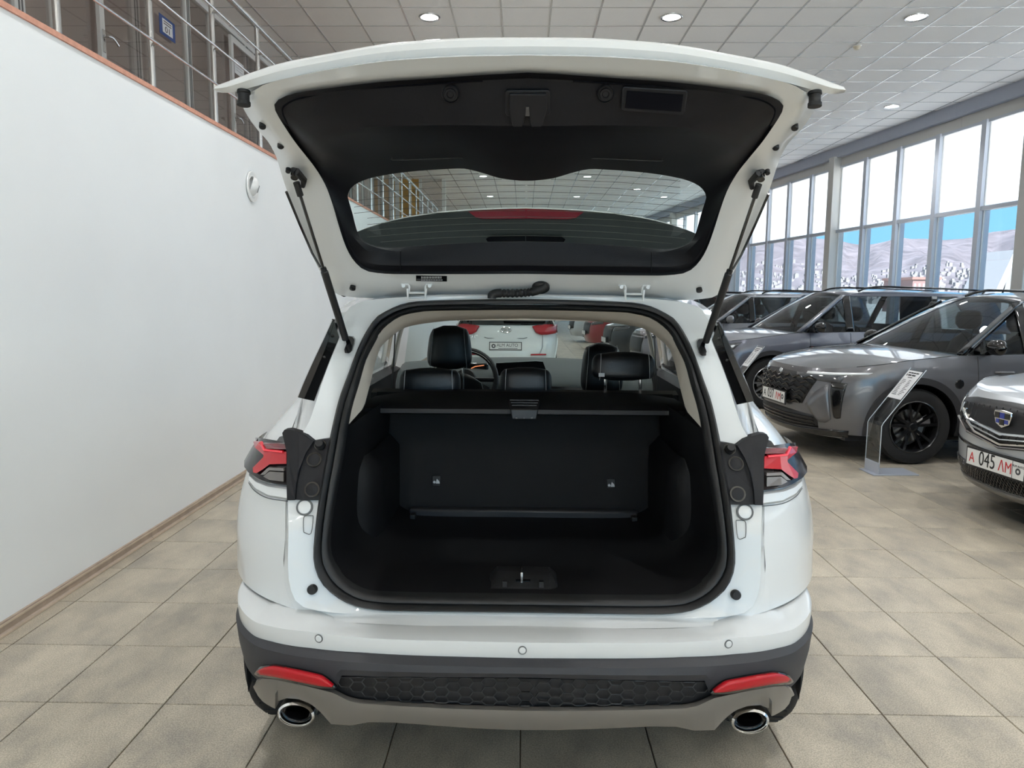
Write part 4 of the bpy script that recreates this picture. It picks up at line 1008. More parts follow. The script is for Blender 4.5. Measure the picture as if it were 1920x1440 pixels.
f3p = [(985,147),(900,151),(800,157),(712,163),(619,173),(560,183),(536,194),(529,206),(533,220),(544,244),(560,270),(580,296),(598,320),(616,352),(629,388),(641,429),(653,463),(669,488),(689,503),(721,508),(751,509),(860,509),(985,508)]
f3 = trim_ring(f3p, [1.463, 1.465, 1.472, 1.482, 1.50, 1.52, 1.545, 1.565, 1.59]+[0]*14)
H(MB().grid([full(c) for c in (fi, gl(FI_px, -.008), f3, mid(f3, md_, .33), mid(f3, md_, .66), mid(f3, md_, .92), mid(md_, fg, .06), mid(md_, fg, .35), mid(md_, fg, .75), fg)], cv=True), 'tailgate_inner_trim', M_GATETRIM, gate, ang=30)
# groove line of the trim and panel joints
q = MB().tube([gp3(a, b, -.002) for a, b in spline([(905,152),(880,153),(800,158),(700,165),(620,174),(560,185),(534,198),(530,212),(540,235)], 5)], .0018, 5); each(q, 'trim_groove', mat('deep_black', (.004, .004, .006), .7, spec=.05), gate)
q = MB().tube([gp(a, b, .004) for a, b in spline([(738,280),(732,285),(735,296),(745,300),(860,296),(985,293)], 5)], .0012, 5); each(q, 'trim_pressing', M_BLACKP, gate)
q = MB().tube([gp(a, b, -.004) for a, b in ((751, 470), (751, 492), (751, 513))], .0012, 5); each(q, 'trim_joint', M_GLOSSB, gate)
# rear window
gp_ = full(fg); c0 = sum(gp_)/len(gp_)
gv = [tuple(p+n1*.002) for p in gp_]
H(MB().add(gv, [tuple(range(len(gv)))]), 'rear_window', M_REARGLASS, gate, smooth=False)
for k in range(11):
    t = k/10
    a = []
    for px in np.linspace(700 if k < 3 else 664, 985, 14):
        py = 330+t*118+ (1-((985-px)/330)**2)*-6+12*((985-px)/330)**2; a.append((px, py))
    ok = []
    xs_ = [p[0] for p in FG_px[:14]][::-1]; top_ = ip(sorted([(p[0], p[1]) for p in FG_px[:13]])); bot_ = ip(sorted([(p[0], p[1]) for p in FG_px[12:]]))
    a = [p for p in a if top_(p[0])+1 < p[1] < bot_(p[0])-1]
    if len(a) < 4: continue
    q = MB().tube([gp(x_, y_, .058) for x_, y_ in a], .0006, 4); each(q, 'heater_wire', M_DGLINE, gate)
# roof spoiler seen through the glass, with the brake light
SPt = [(985,391),(937,392),(873,395),(818,400),(758,409),(709,421),(669,435),(655,444)]; SPb = [(985,470),(937,471),(873,472),(818,474),(758,476),(709,478),(672,478),(655,476)]
sT = [uY(a, b, 2.30+.02*((985-a)/330)**2) for a, b in spline(SPt, 4)]; sB = [uY(a, b, 2.36) for a, b in spline(SPb, 4)]
sT[0][0] = sB[0][0] = XC
sT2 = [p+np.array([0, .05, .01]) for p in sT]; sB2 = [np.array((p[0], 2.52, 1.60)) for p in sB]
M_SPOIL = mat('spoiler_black', srgb(40, 44, 44), .4, coat=.3)
sp_ = sym([[p+np.array([0, .03, -.05]) for p in sB], sB, [a*.5+b*.5+np.array([0, .01, 0]) for a, b in zip(sT, sB)], sT], 'roof_spoiler', M_SPOIL, gate, ang=50)
sym([sT, sT2, sB2], 'spoiler_top', M_PAINT, gate)
q = MB(); pts = [uY(a, b, 2.285) for a, b in ((877,396),(895,395),(985,391),(985,409.5),(905,410),(893,408))]
pts[2][0] = pts[3][0] = XC
q.add([tuple(p) for p in pts]+[(p[0], p[1]+.03, p[2]) for p in pts], [(0,1,2,3,4,5)]+[(i, (i+1) % 6, 6+(i+1) % 6, 6+i) for i in range(6)])
qq = MB(); n_ = len(q.V); qq.V = list(q.V)+mx_(q.V); qq.F = q.F+[tuple(i+n_ for i in f_)[::-1] for f_ in q.F]
H(qq, 'brake_light', mat('brake_light_red', srgb(112, 10, 22), .2, spec=.3), gate, smooth=False)
q = MB(); pts = [uY(a, b, 2.335) for a, b in ((911,448),(920,442.5),(985,442),(985,452),(914,453))]
q.add([tuple(p) for p in pts], [(0, 1, 2, 3, 4)]); each(q, 'spoiler_recess', mat('deep_black', (.004, .004, .006), .7, spec=.05), gate)
# lock, emblems, grab recess
M_GATEBLK = mat('gate_hardware_black', srgb(23, 23, 26), .45, spec=.25)
def gpoly(P, off, th, name, m, par=gate, bev=0):
    pts = [gp3(a, b, off+.012) for a, b in P]; n = len(pts); q = MB()
    q.add([tuple(p) for p in pts]+[tuple(p+n3*th) for p in pts], [tuple(range(n)), tuple(range(n, 2*n))[::-1]]+[(i, (i+1) % n, n+(i+1) % n, n+i) for i in range(n)])
    return H(q, name, m, par, smooth=False, bevel=bev)
def c8(P): return [(820+a/3.84, 140+b/3.84) for a, b in P]
fr_ = gpoly(c8([(500,112),(800,112),(815,130),(812,280),(790,300),(505,300),(488,280),(486,130)]), -.018, .01, 'lock_frame', M_GATEBLK, bev=.002)
lk = gpoly(c8([(518,140),(785,140),(790,240),(765,340),(750,378),(680,380),(668,345),(660,300),(635,300),(622,345),(612,378),(545,378),(530,330),(518,250)]), -.026, .012, 'lock_cover', M_GATEBLK, bev=.002)
gpoly(c8([(518,128),(785,128),(785,142),(518,142)]), -.0195, .004, 'lock_shadow_gap', M_GLOSSB)
gpoly(c8([(638,235),(660,235),(664,300),(634,300)]), -.03, .006, 'lock_catch', mat('dark_steel', srgb(90, 90, 92), .35, metal=.8))
for cx, cy in ((95, 137), (1210, 135)):
    px, py = 820+cx/3.84, 140+cy/3.84; c = gp3(px, py, -.003)
    e = MB().lathe([(0, .004), (.006, .004), (.007, .006), (.011, .006), (.012, .003), (.0145, .003), (.0155, .006), (.017, .004), (.017, -.002)], c, -n3, 24); H(e, 'trim_clip', M_GATEBLK, gate)
gr = gpoly(c8([(1345,84),(1790,112),(1805,130),(1785,270),(1765,294),(1335,262),(1322,245),(1330,100)]), -.018, .006, 'grab_frame', M_GATEBLK, bev=.003)
gpoly(c8([(1368,118),(1770,146),(1755,268),(1352,240)]), -.0195, .002, 'grab_recess', mat('deep_black', (.004, .004, .006), .7, spec=.05))
P = [uY(a, b, y) for a, b, y in ((1160, 84, 1.47), (1208, 80, 1.47), (1221, 88, 1.47), (1160, 92, 1.47))]
H(MB().add([tuple(p) for p in P]+[(p[0], p[1]+.05, p[2]+.0) for p in P], [(0,1,2,3),(4,7,6,5),(0,4,5,1),(1,5,6,2),(2,6,7,3),(3,7,4,0)]), 'gate_handle_cover', M_GLOSSB, gate, smooth=False)
# rubber buffers on the gate rim and ball studs
def gbump(px, py, r, h, name, m, off=0, ax=None, par=gate, prof=None):
    c = gp(px, py, off); a = np.array(ax if ax is not None else -n2, float)
    q = MB().lathe(prof or [(0, h), (r*.7, h), (r, h*.7), (r, 0), (r*.9, -.01)], c, a, 18); return each(q, name, m, par)
q = MB(); 
c = gp(457, 181, .0); q.lathe([(0, -.012), (.013, -.012), (.0135, -.006), (.0115, -.005), (.0115, .010), (.0135, .011), (.0135, .018), (0, .018)], c, (0, -.1, -1), 18); each(q, 'corner_buffer', M_RUBBER, gate)
for px, py in ((492, 236), (526, 273)): gbump(px, py, .0075, .006, 'edge_buffer', M_RUBBER, .008, (.2, -.6, -.8))
gbump(661, 541, .0095, .003, 'drain_plug', M_RUBBER, .004, -n1)
# gas struts with their mounts
hinge_c = uG(655, 642, lambda x, z: Gz(z)-.01)
top_c = gp(557, 347, -.012)
for f in (lambda P: P, mx_):
    a, b = np.array(f([top_c])[0]), np.array(f([uG(648, 636, lambda x, z: Gz(z)-.03)])[0]); m_ = np.array(f([uY(601, 494, (a[1]+b[1])*.5)])[0]); m_ = a+(b-a)*.50
    st_ = H(MB().tube([a, m_], .0045, 8), 'gas_strut', M_GLOSSB)
    H(MB().tube([m_, m_+(b-m_)*.04, m_+(b-m_)*.05, b], [.0085, .0085, .0105, .0105], 12), 'strut_cylinder', M_BLACKP, st_)
    H(MB().tube([a+(a-m_)*.03, a+(m_-a)*.12], .0085, 10), 'strut_end_socket', M_RUBBER, st_)
    H(MB().tube([np.array(f([gp(549, 318, -.004)])[0]), np.array(f([gp(556, 322, -.018)])[0]), np.array(f([gp(570, 337, -.012)])[0]), np.array(f([gp(568, 349, -.004)])[0])], [.006, .010, .008, .006], 8), 'strut_mount', M_RUBBER, gate)
    H(MB().lathe([(0, .02), (.009, .02), (.011, .012), (.011, 0)], np.array(f([gp(554, 323, -.006)])[0]), -n1, 12), 'ball_stud', M_GLOSSB, gate)
    H(MB().lathe([(0, .010), (.006, .010), (.007, .0)], np.array(f([gp(541, 317, -.002)])[0]), -n1, 12), 'mount_screw', M_RUBBER, gate)
    H(MB().tube([np.array(f([gp(x_, y_, .02)])[0]) for x_, y_ in ((537, 360), (560, 416), (585, 474), (600, 500))], .004, 6), 'gate_edge_seal', M_GLOSSB, gate)
    pb = [uG(a_, b_, lambda x, z: Gz(z)-.022) for a_, b_ in ((647,633),(652,630),(660,631),(664,636),(663,645),(659,658),(654,663),(646,662),(645,655),(649,645))]
    pb = [np.array(p) for p in f(pb)]; n_ = len(pb)
    H(MB().add([tuple(p) for p in pb]+[(p[0], p[1]+.02, p[2]) for p in pb], [tuple(range(n_)), tuple(range(n_, 2*n_))[::-1]]+[(i, (i+1) % n_, n_+(i+1) % n_, n_+i) for i in range(n_)]), 'strut_bracket', M_GLOSSB, smooth=False, bevel=.002)
# hinges
for f in (lambda P: P, mx_):
    hg = None
    P = [uY(a, b, 2.245) for a, b in ((752,533),(765,533),(767,537),(768,549),(797,549),(798,537),(800,533),(811,533))]
    hg = H(MB().tube(f(P), .0042, 6), 'hinge', M_PAINT)
    P = [uY(a, b, 2.24) for a, b in ((764,541),(765,561),(797,561),(799,541))]
    H(MB().tube(f(P), .0042, 6), 'hinge_lower_arm', M_PAINT, hg)
    for px in (757, 806): H(MB().lathe([(0, .008), (.006, .008), (.006, 0)], f([uY(px, 536, 2.24)])[0], (0, -1, 0), 8), 'hinge_bolt', M_PAINT, hg)
# label and cable boot
lb = gp(809, 522, -.006)
q = MB(); P4 = [gp(a, b, -.003) for a, b in ((780,517),(838,518),(838,528),(780,527))]; q.add([tuple(p) for p in P4]+[tuple(p+n1*.003) for p in P4], [(0,1,2,3),(4,7,6,5),(0,4,5,1),(1,5,6,2),(2,6,7,3),(3,7,4,0)])
lab = H(q, 'vin_label', M_GLOSSB, gate, smooth=False)
q = MB()
for k, (y0, y1) in enumerate(((518.5, 522.5), (524, 526))):
    for j in range(26 if k else 22):
        x0 = 790+j*(1.55 if k else 1.75); x1 = x0+(.9+.5*((j*7) % 3 == 0))*.8
        q.add([tuple(gp(a, b, -.0036)) for a, b in ((x0, y0), (x1, y0), (x1, y1), (x0, y1))], [(0, 1, 2, 3)])
H(q, 'label_print', M_WHITEINK, gate, smooth=False)
pth = spline([uY(a, b, 2.23) for a, b in ((922,560),(923,553),(932,550),(945,550),(965,550),(985,549),(1000,547),(1015,541),(1024,535))], 5)
bt = H(MB().tube(pth, [.013+.0035*(i % 2)*(12 < i < 30)-(.003 if 12 < i < 30 else 0) for i in range(len(pth))], 12), 'cable_boot', M_RUBBER)
H(MB().lathe([(0, .012), (.02, .010), (.027, .004), (.027, -.004)], gp(1014, 539, -.006), -n1, 20), 'boot_grommet', M_RUBBER, bt)
# ------------------------------------------------------------------ cargo area and cabin of the white car
M_CARGO = mat('cargo_plastic', srgb(13, 13, 15), .55, spec=.25, bump=(600, .2))
M_DASH = mat('dash_grey', srgb(72, 78, 78), .6)
M_STICKER = mat('white_sticker', srgb(215, 215, 215), .6)
ki = min(range(len(CI)), key=lambda i: abs(CI[i][2]-1.175)+(0 if CI[i][0] < XC-.3 else 9))
lowc = CI[ki:]
fwd = [np.array((XC+(p[0]-XC)*.97, 2.60, max(p[2], .715))) for p in lowc]
sym([[np.array(p)+np.array([0, .012, 0]) for p in lowc], [np.array((XC+(p[0]-XC)*.985, p[1]+.05, p[2]+.004*(p[2] < .8))) for p in lowc], [np.array(a)*.5+np.array(b)*.5 for a, b in zip(lowc, fwd)], fwd], 'cargo_liner', M_CARGO, ang=50)
# wheel housings in the cargo area
for f in (lambda P: P, mx_):
    wv = [[(XC-.56, 2.16, z0), (XC-.50, 2.17, z0), (XC-.465, 2.21, z0), (XC-.455, 2.32, z0), (XC-.455, 2.60, z0)] for z0 in (.715, .9, 1.0)]
    wv.append([(XC-.56, 2.2, 1.05), (XC-.52, 2.2, 1.045), (XC-.50, 2.23, 1.04), (XC-.49, 2.33, 1.04), (XC-.49, 2.60, 1.04)])
    H(MB().grid([f(r) for r in wv]), 'wheelhouse_cover', M_CARGO, ang=60)
    H(MB().tube(f([uY(a, b, 2.2) for a, b in ((660, 1047), (675, 1050), (688, 1044))]), .006, 6, flat=.5), 'tie_down_loop', M_BLACKP)
    H(MB().box(f([(XC-.405, 2.50, .735)])[0], f([(XC-.385, 2.53, .765)])[0]), 'bag_hook', M_BLACKP, bevel=.003)
    hk = uY(663, 800, 2.2)
    H(MB().lathe([(0, .02), (.008, .018), (.012, .0)], f([hk])[0], (.6 if f([hk])[0][0] < 0 else -.6, -.8, 0), 12), 'cover_holder', M_GLOSSB)
# load floor with a ribbed rubber mat
H(MB().box((XC-.50, 1.98, .69), (XC+.50, 2.62, .713)), 'cargo_floor', M_CARGO)
mt = H(MB().box((XC-.43, 2.065, .713), (XC+.43, 2.53, .719)), 'cargo_mat', mat('mat_rubber', srgb(26, 26, 27), .5), bevel=.002)
q = MB(); k = 0
for j in range(37):
    y = 2.075+j*.0122
    blk_ = (j//5) % 2
    for i in range(11):
        x0 = -.43+i*.08+(.04 if blk_ else 0)
        x1 = min(x0+.068, .425); x0 = max(x0, -.425)
        if x1-x0 < .01: continue
        q.box((XC+x0, y, .718), (XC+x1, y+.006, .7235))
H(q, 'mat_ribs', mat('mat_rib', srgb(58, 58, 60), .4), mt, smooth=False, kind='stuff')
bar = H(MB().box((XC-.415, 2.548, .712), (XC+.415, 2.60, .772)), 'floor_step', mat('step_plastic', srgb(40, 40, 43), .5), bevel=.008)
# sill plate and striker
sl = []
for (yy, zz) in ((1.868, .722), (1.875, .742), (1.90, .747), (1.98, .748), (2.045, .744), (2.062, .722)):
    sl.append([(XC+x, yy+.05*max(0, abs(x)/.5-.75)*(yy < 1.95), zz+(.06*max(0, abs(x)/.5-.85)/.15)**1.5) for x in np.linspace(-.5, .5, 25)])
sill = H(MB().grid(sl), 'sill_plate', mat('sill_plastic', srgb(56, 56, 58), .5, bump=(500, .3)), ang=50)
for x in list(np.linspace(-.42, -.1, 14))+list(np.linspace(.1, .42, 14)):
    MB().box((XC+x-.004, 1.905, .7468), (XC+x+.004, 1.908, .7488)).build('sill_rib', M_BLACKP, sill, world=True, smooth=False)
sb_ = H(MB().grid([[(XC-.10, y0, .744), (XC-.075, y0+.005, z0), (XC+.075, y0+.005, z0), (XC+.10, y0, .744)] for y0, z0 in ((1.885, .748), (1.895, .756), (1.96, .772), (2.0, .770), (2.02, .748))]), 'striker_cover', M_BLACKP, bevel=.003)
H(MB().box((XC-.02, 1.915, .757), (XC+.02, 1.95, .7625)), 'striker_slot', M_GLOSSB, sb_, smooth=False)
H(MB().tube([(XC-.004, 1.915, .75), (XC-.004, 1.915, .785), (XC-.004, 1.955, .79), (XC-.004, 1.955, .755)], .004, 8), 'striker_loop', M_CHROME, sb_)
for s in (-1, 1): H(MB().box((XC+s*.05-.006, 1.895, .752), (XC+s*.05+.006, 1.91, .768)), 'striker_clip', M_BLACKP, sb_, smooth=False)
# rear seat back, parcel roller cover
sbk = H(MB().grid([[(XC+x, 2.605+.10*t+.012*(1-(2*abs(x)/1.1)**2), .715+.46*t) for x in np.linspace(-.55, .55, 21)] for t in np.linspace(0, 1, 8)]), 'rear_seat_back', mat('seat_back_carpet', srgb(10, 10, 12), .85, bump=(900, .4)), solid=.08)
for px, py in ((819, 900), (1145, 906)):
    c = uY(px, py, 2.615); ic = H(MB().box((c[0]-.016, 2.60, c[2]-.02), (c[0]+.016, 2.612, c[2]+.02)), 'anchor_cover', M_BLACKP, sbk, bevel=.003)
    MB().lathe([(0, .0), (.005, .0), (.005, -.001)], (c[0]-.007, 2.599, c[2]-.004), (0, -1, 0), 10).build('anchor_icon', M_WHITEINK, sbk, world=True)
    MB().add([(c[0]-.002, 2.5985, c[2]-.009), (c[0]+.013, 2.5985, c[2]-.009), (c[0]+.011, 2.5985, c[2]), (c[0]+.002, 2.5985, c[2]+.009)], [(0, 1, 2, 3)]).build('anchor_icon', M_WHITEINK, sbk, world=True, smooth=False)
prof = [(2.64, 1.192), (2.50, 1.176), (2.455, 1.162), (2.445, 1.157), (2.445, 1.141), (2.46, 1.135), (2.64, 1.125)]
cc = H(MB().grid([[(XC+x, y, z-(.02*max(0, abs(x)-.42)/.13 if y > 2.6 else 0)) for y, z in prof] for x in np.linspace(-.548, .548, 15)]), 'cargo_cover', M_CARGO, ang=25)
H(MB().box((XC-.545, 2.4425, 1.142), (XC+.545, 2.4455, 1.156)), 'cover_edge_strip', mat('cover_strip', srgb(36, 36, 38), .6), cc, smooth=False)
hd = H(MB().add([(XC-.055, 2.50, 1.18), (XC+.055, 2.50, 1.18), (XC+.048, 2.43, 1.16), (XC-.048, 2.43, 1.16), (XC-.042, 2.425, 1.125), (XC+.042, 2.425, 1.125), (XC-.042, 2.45, 1.125), (XC+.042, 2.45, 1.125)], [(0, 1, 2, 3), (3, 2, 5, 4), (4, 5, 7, 6), (0, 3, 4, 6), (1, 7, 5, 2)]), 'cover_handle', M_BLACKP, cc, bevel=.004)
for k in range(3): H(MB().box((XC-.05+.004*k, 2.49-.02*k, 1.1805-.006*k), (XC+.05-.004*k, 2.495-.02*k, 1.184-.006*k)), 'handle_rib', M_BLACKP, cc, smooth=False)
for s in (-1, 0, 1): H(MB().lathe([(0, .003), (.004, .003), (.004, 0)], (XC+s*.026, 2.425, 1.132), (0, -1, 0), 8), 'handle_stud', mat('stud_grey', srgb(80, 80, 82), .5), cc)
# upper beige lining of the opening
C2 = resample(spline([uG(a, b, lambda x, z: Gz(z)+.17) for a, b in ((985,597),(871,599.6),(808,605),(767,612),(746,622),(725,639),(712,654),(700,685),(690,727),(679,768))], 5), 40)
upc = resample(CI[:ki+1], 40); C2[0][0] = XC
up2 = [np.array(p)+np.array([0, .012, 0]) for p in upc]
sym([up2, mid(up2, C2, .5), C2, [np.array((p[0], p[1]+.04, p[2]+.012)) for p in C2]], 'opening_lining', M_BEIGE, ang=60)
k2 = [p for p in C2 if p[2] < 1.43]
sym([[np.array((p[0], p[1]+.04, p[2]+.012)) for p in k2], [np.array((XC-(SW(2.56, p[2])-.05), 2.56, p[2])) for p in k2]], 'quarter_lining', M_BEIGE, ang=60)
sym([[(XC-.55, 2.05, .72), (XC-.56, 2.1, 1.0), (XC-.58, 2.2, 1.19)], [(XC-.62, 2.62, .72), (XC-.70, 2.62, 1.0), (XC-.74, 2.62, 1.12)]], 'cargo_side_filler', M_CARGO)
# seats
def pillow(c, w, d, h, name, m, par=None, taper=1.0, stitch=True, tilt=0, flare=0):
    """rounded cushion from stacked super-ellipses"""
    rows = []; N = 28
    for t in np.linspace(-1, 1, 13):
        sc_ = (1-abs(t)**3.2)**(1/3.2) if abs(t) < 1 else .0
        sc_ = max(sc_, .05); wz = w*(1-(1-taper)*(t+1)/2)
        r = []
        for q_ in np.linspace(0, 2*math.pi, N, endpoint=False):
            ca, sa = math.cos(q_), math.sin(q_)
            x = wz/2*math.copysign(abs(ca)**(2/3.6), ca)*(.35+.65*sc_ if abs(t) < .999 else .35); y = d/2*math.copysign(abs(sa)**(2/2.6), sa)*(.3+.7*sc_)
            z = h/2*t; r.append((c[0]+x, c[1]+y+tilt*z, c[2]+z))
        rows.append(r)
    q = MB().grid(rows, cv=True); n = len(q.V)
    q.F.append(tuple(range(N))[::-1]); q.F.append(tuple(n-N+i for i in range(N)))
    o = H(q, name, m, par, ang=70)
    if stitch:
        for s in (-1, 1):
            P = [(c[0]+s*w*.38*(1-(1-taper)*(t+1)/2), c[1]-d/2*(.3+.7*max(0, 1-abs(t)**3.2)**(1/3.2))*.99+tilt*h/2*t, c[2]+h/2*t) for t in np.linspace(-.93, .93, 12)]
            H(MB().tube(P, .0011, 4), 'stitching', M_STITCH, o)
    return o
def headrest(px0, px1, py0, py1, Y, post_to, d=.10, taper=.95, name='rear_headrest', posts=True, tilt=.1):
    a, b = uY(px0, py0, Y), uY(px1, py1, Y); c = ((a[0]+b[0])/2, Y, (a[2]+b[2])/2); w, h = b[0]-a[0], a[2]-b[2]
    o = pillow(c, w*1.03, d, h*1.04, name, M_LEATHER, taper=taper, tilt=tilt)
    if posts:
        for s in (-.28, .28): H(MB().tube([(c[0]+s*w, Y, c[2]-h*.45), (c[0]+s*w, Y, post_to)], .006, 8), 'headrest_post', M_CHROME, o)
    return o
headrest(748, 864, 691, 742, 2.80, 1.12); headrest(937, 1034, 690, 740, 2.80, 1.12)
hr = headrest(1110, 1227, 661, 712, 2.78, 1.12)
c = uY(1128, 703, 2.72); H(MB().box((c[0]-.011, 2.72, c[2]-.007), (c[0]+.011, 2.722, c[2]+.007)), 'care_tag', M_STICKER, hr, smooth=False)
H(MB().grid([[(XC+x, y, z) for x in np.linspace(-.58, .58, 15)] for y, z in ((2.70, 1.12), (2.71, 1.175), (2.76, 1.185), (2.84, 1.17), (2.90, 1.05), (2.95, .7))]), 'rear_seat_backrest', M_LEATHER, ang=60)
headrest(799, 887, 612, 690, 3.78, 1.0, d=.14, taper=.80, name='front_headrest')
headrest(1088, 1168, 645, 738, 3.82, .98, d=.14, taper=.80, name='front_headrest')
for X0, top in ((-.387, 1.135), (.40, 1.05)):
    rows = []
    for y, z, w in ((3.70, .55, .25), (3.72, .8, .255), (3.78, 1.0, .24), (3.82, top-.03, .2), (3.85, top, .14), (3.89, top-.01, .14), (3.95, 1.0, .22), (3.96, .7, .25)):
        rows.append([(XC+X0+w*t, y+.03*abs(t)**2, z-.05*abs(t)**3*(z > .95)) for t in np.linspace(-1, 1, 13)])
    fs = H(MB().grid(rows), 'front_seat_back', M_LEATHER, ang=60)
    for s in (-1, 1): H(MB().tube([(XC+X0+s*w*.8, y-.004+.03*.64, z-.05*.5*(z > .95)) for y, z, w in ((3.72, .8, .255), (3.78, 1.0, .24), (3.82, top-.03, .2), (3.85, top, .14))], .0012, 4), 'stitching', M_STITCH, fs)
# dashboard, screens, steering wheel, mirror
db = []
for (y, z) in ((4.40, .75), (4.38, .95), (4.42, 1.05), (4.50, 1.10), (4.66, 1.135), (4.80, 1.14), (4.95, 1.10)):
    db.append([(XC+x, y+.10*(abs(x)/.75)**2*(-.5), z-.03*(abs(x)/.75)**2+(.022*math.exp(-((x+.36)/.2)**2) if 4.4 < y < 4.7 else 0)) for x in np.linspace(-.78, .78, 21)])
dash = H(MB().grid(db), 'dashboard', M_DASH, ang=50)
P = [uY(a, b, 4.42) for a, b in ((930, 681), (1005, 677), (1018, 678), (1026, 700), (1030, 745), (930, 745))]
H(MB().add([tuple(p) for p in P]+[(p[0], p[1]+.03, p[2]) for p in P], [tuple(range(6)), tuple(range(6, 12))[::-1]]+[(i, (i+1) % 6, 6+(i+1) % 6, 6+i) for i in range(6)]), 'touch_screen', M_GLOSSB, dash, smooth=False)
H(MB().box((XC-.50, 4.46, 1.00), (XC-.22, 4.48, 1.13)), 'instrument_panel', M_GLOSSB, dash, bevel=.01)
gi = uY(895, 688, 4.43); H(MB().tube([(gi[0]-.04, 4.455, gi[2]-.012), (gi[0]-.015, 4.455, gi[2]), (gi[0]+.04, 4.455, gi[2]+.008)], .003, 5), 'warning_glow', mat('instrument_glow', (.8, .25, .1), .4, emit=(1, .32, .14, .4)), dash)
H(MB().grid([[(XC+.1+.62*t, 4.375-.0*t, z-.02*t) for t in np.linspace(0, 1, 8)] for z in (.985, 1.0)]), 'dash_chrome_strip', M_CHROME, dash)
sw_c = np.array([XC-.35, 4.26, 1.05]); tl = math.radians(24)
ring_ = [sw_c+np.array([.185*math.cos(q_), .185*math.sin(q_)*math.sin(tl), .185*math.sin(q_)*math.cos(tl)]) for q_ in np.linspace(0, 2*math.pi, 40, endpoint=False)]
sw = H(MB().tube(ring_, .0165, 10, closed=True), 'steering_wheel', M_LEATHER)
H(MB().tube([p+np.array([0, -.016, -.004]) for p in ring_[2:18]], .002, 5), 'wheel_trim', M_CHROME, sw)
H(MB().lathe([(0, -.02), (.06, -.015), (.07, .01), (.05, .05), (0, .06)], sw_c, (0, math.cos(tl), -math.sin(tl)), 20), 'wheel_hub', M_BLACKP, sw)
for a_ in (0, math.pi, -math.pi/2): H(MB().tube([sw_c+np.array([.05*math.cos(a_), .05*math.sin(a_)*math.sin(tl), .05*math.sin(a_)*math.cos(tl)]), sw_c+np.array([.18*math.cos(a_), .18*math.sin(a_)*math.sin(tl), .18*math.sin(a_)*math.cos(tl)])], .014, 8), 'wheel_spoke', M_BLACKP, sw)
a, b = uY(943, 596, 4.05), uY(1023, 607, 4.05)
mr = H(MB().box((a[0], 4.04, b[2]), (b[0], 4.075, a[2]+.03)), 'rear_view_mirror', M_BLACKP, bevel=.01)
H(MB().box(((a[0]+b[0])/2-.02, 4.04, b[2]-.008), ((a[0]+b[0])/2+.02, 4.06, b[2]+.004)), 'mirror_tab', M_BLACKP, mr, bevel=.002)
H(MB().box((XC-.80, 2.66, .36), (XC+.80, 4.9, .40)), 'cabin_floor', M_CARGO)
H(MB().box((XC-.72, 2.72, .40), (XC+.72, 3.2, .75)), 'rear_seat_cushion', M_LEATHER, bevel=.05)
for X0 in (-.387, .40): H(MB().box((XC+X0-.25, 3.85, .42), (XC+X0+.25, 4.3, .72)), 'front_seat_cushion', M_LEATHER, bevel=.05)
# seat belts hanging by the pillars
for f in (lambda P: P, mx_):
    H(MB().tube(f([(XC-.645, 3.62, 1.38), (XC-.66, 3.64, 1.2), (XC-.69, 3.66, .95)]), .016, 6, flat=.15), 'seat_belt', M_BLACKP)
    H(MB().tube(f([(XC-.58, 3.28, 1.435), (XC-.575, 3.30, 1.41), (XC-.575, 3.44, 1.41), (XC-.58, 3.46, 1.435)]), .008, 8), 'grab_handle', M_BEIGE)
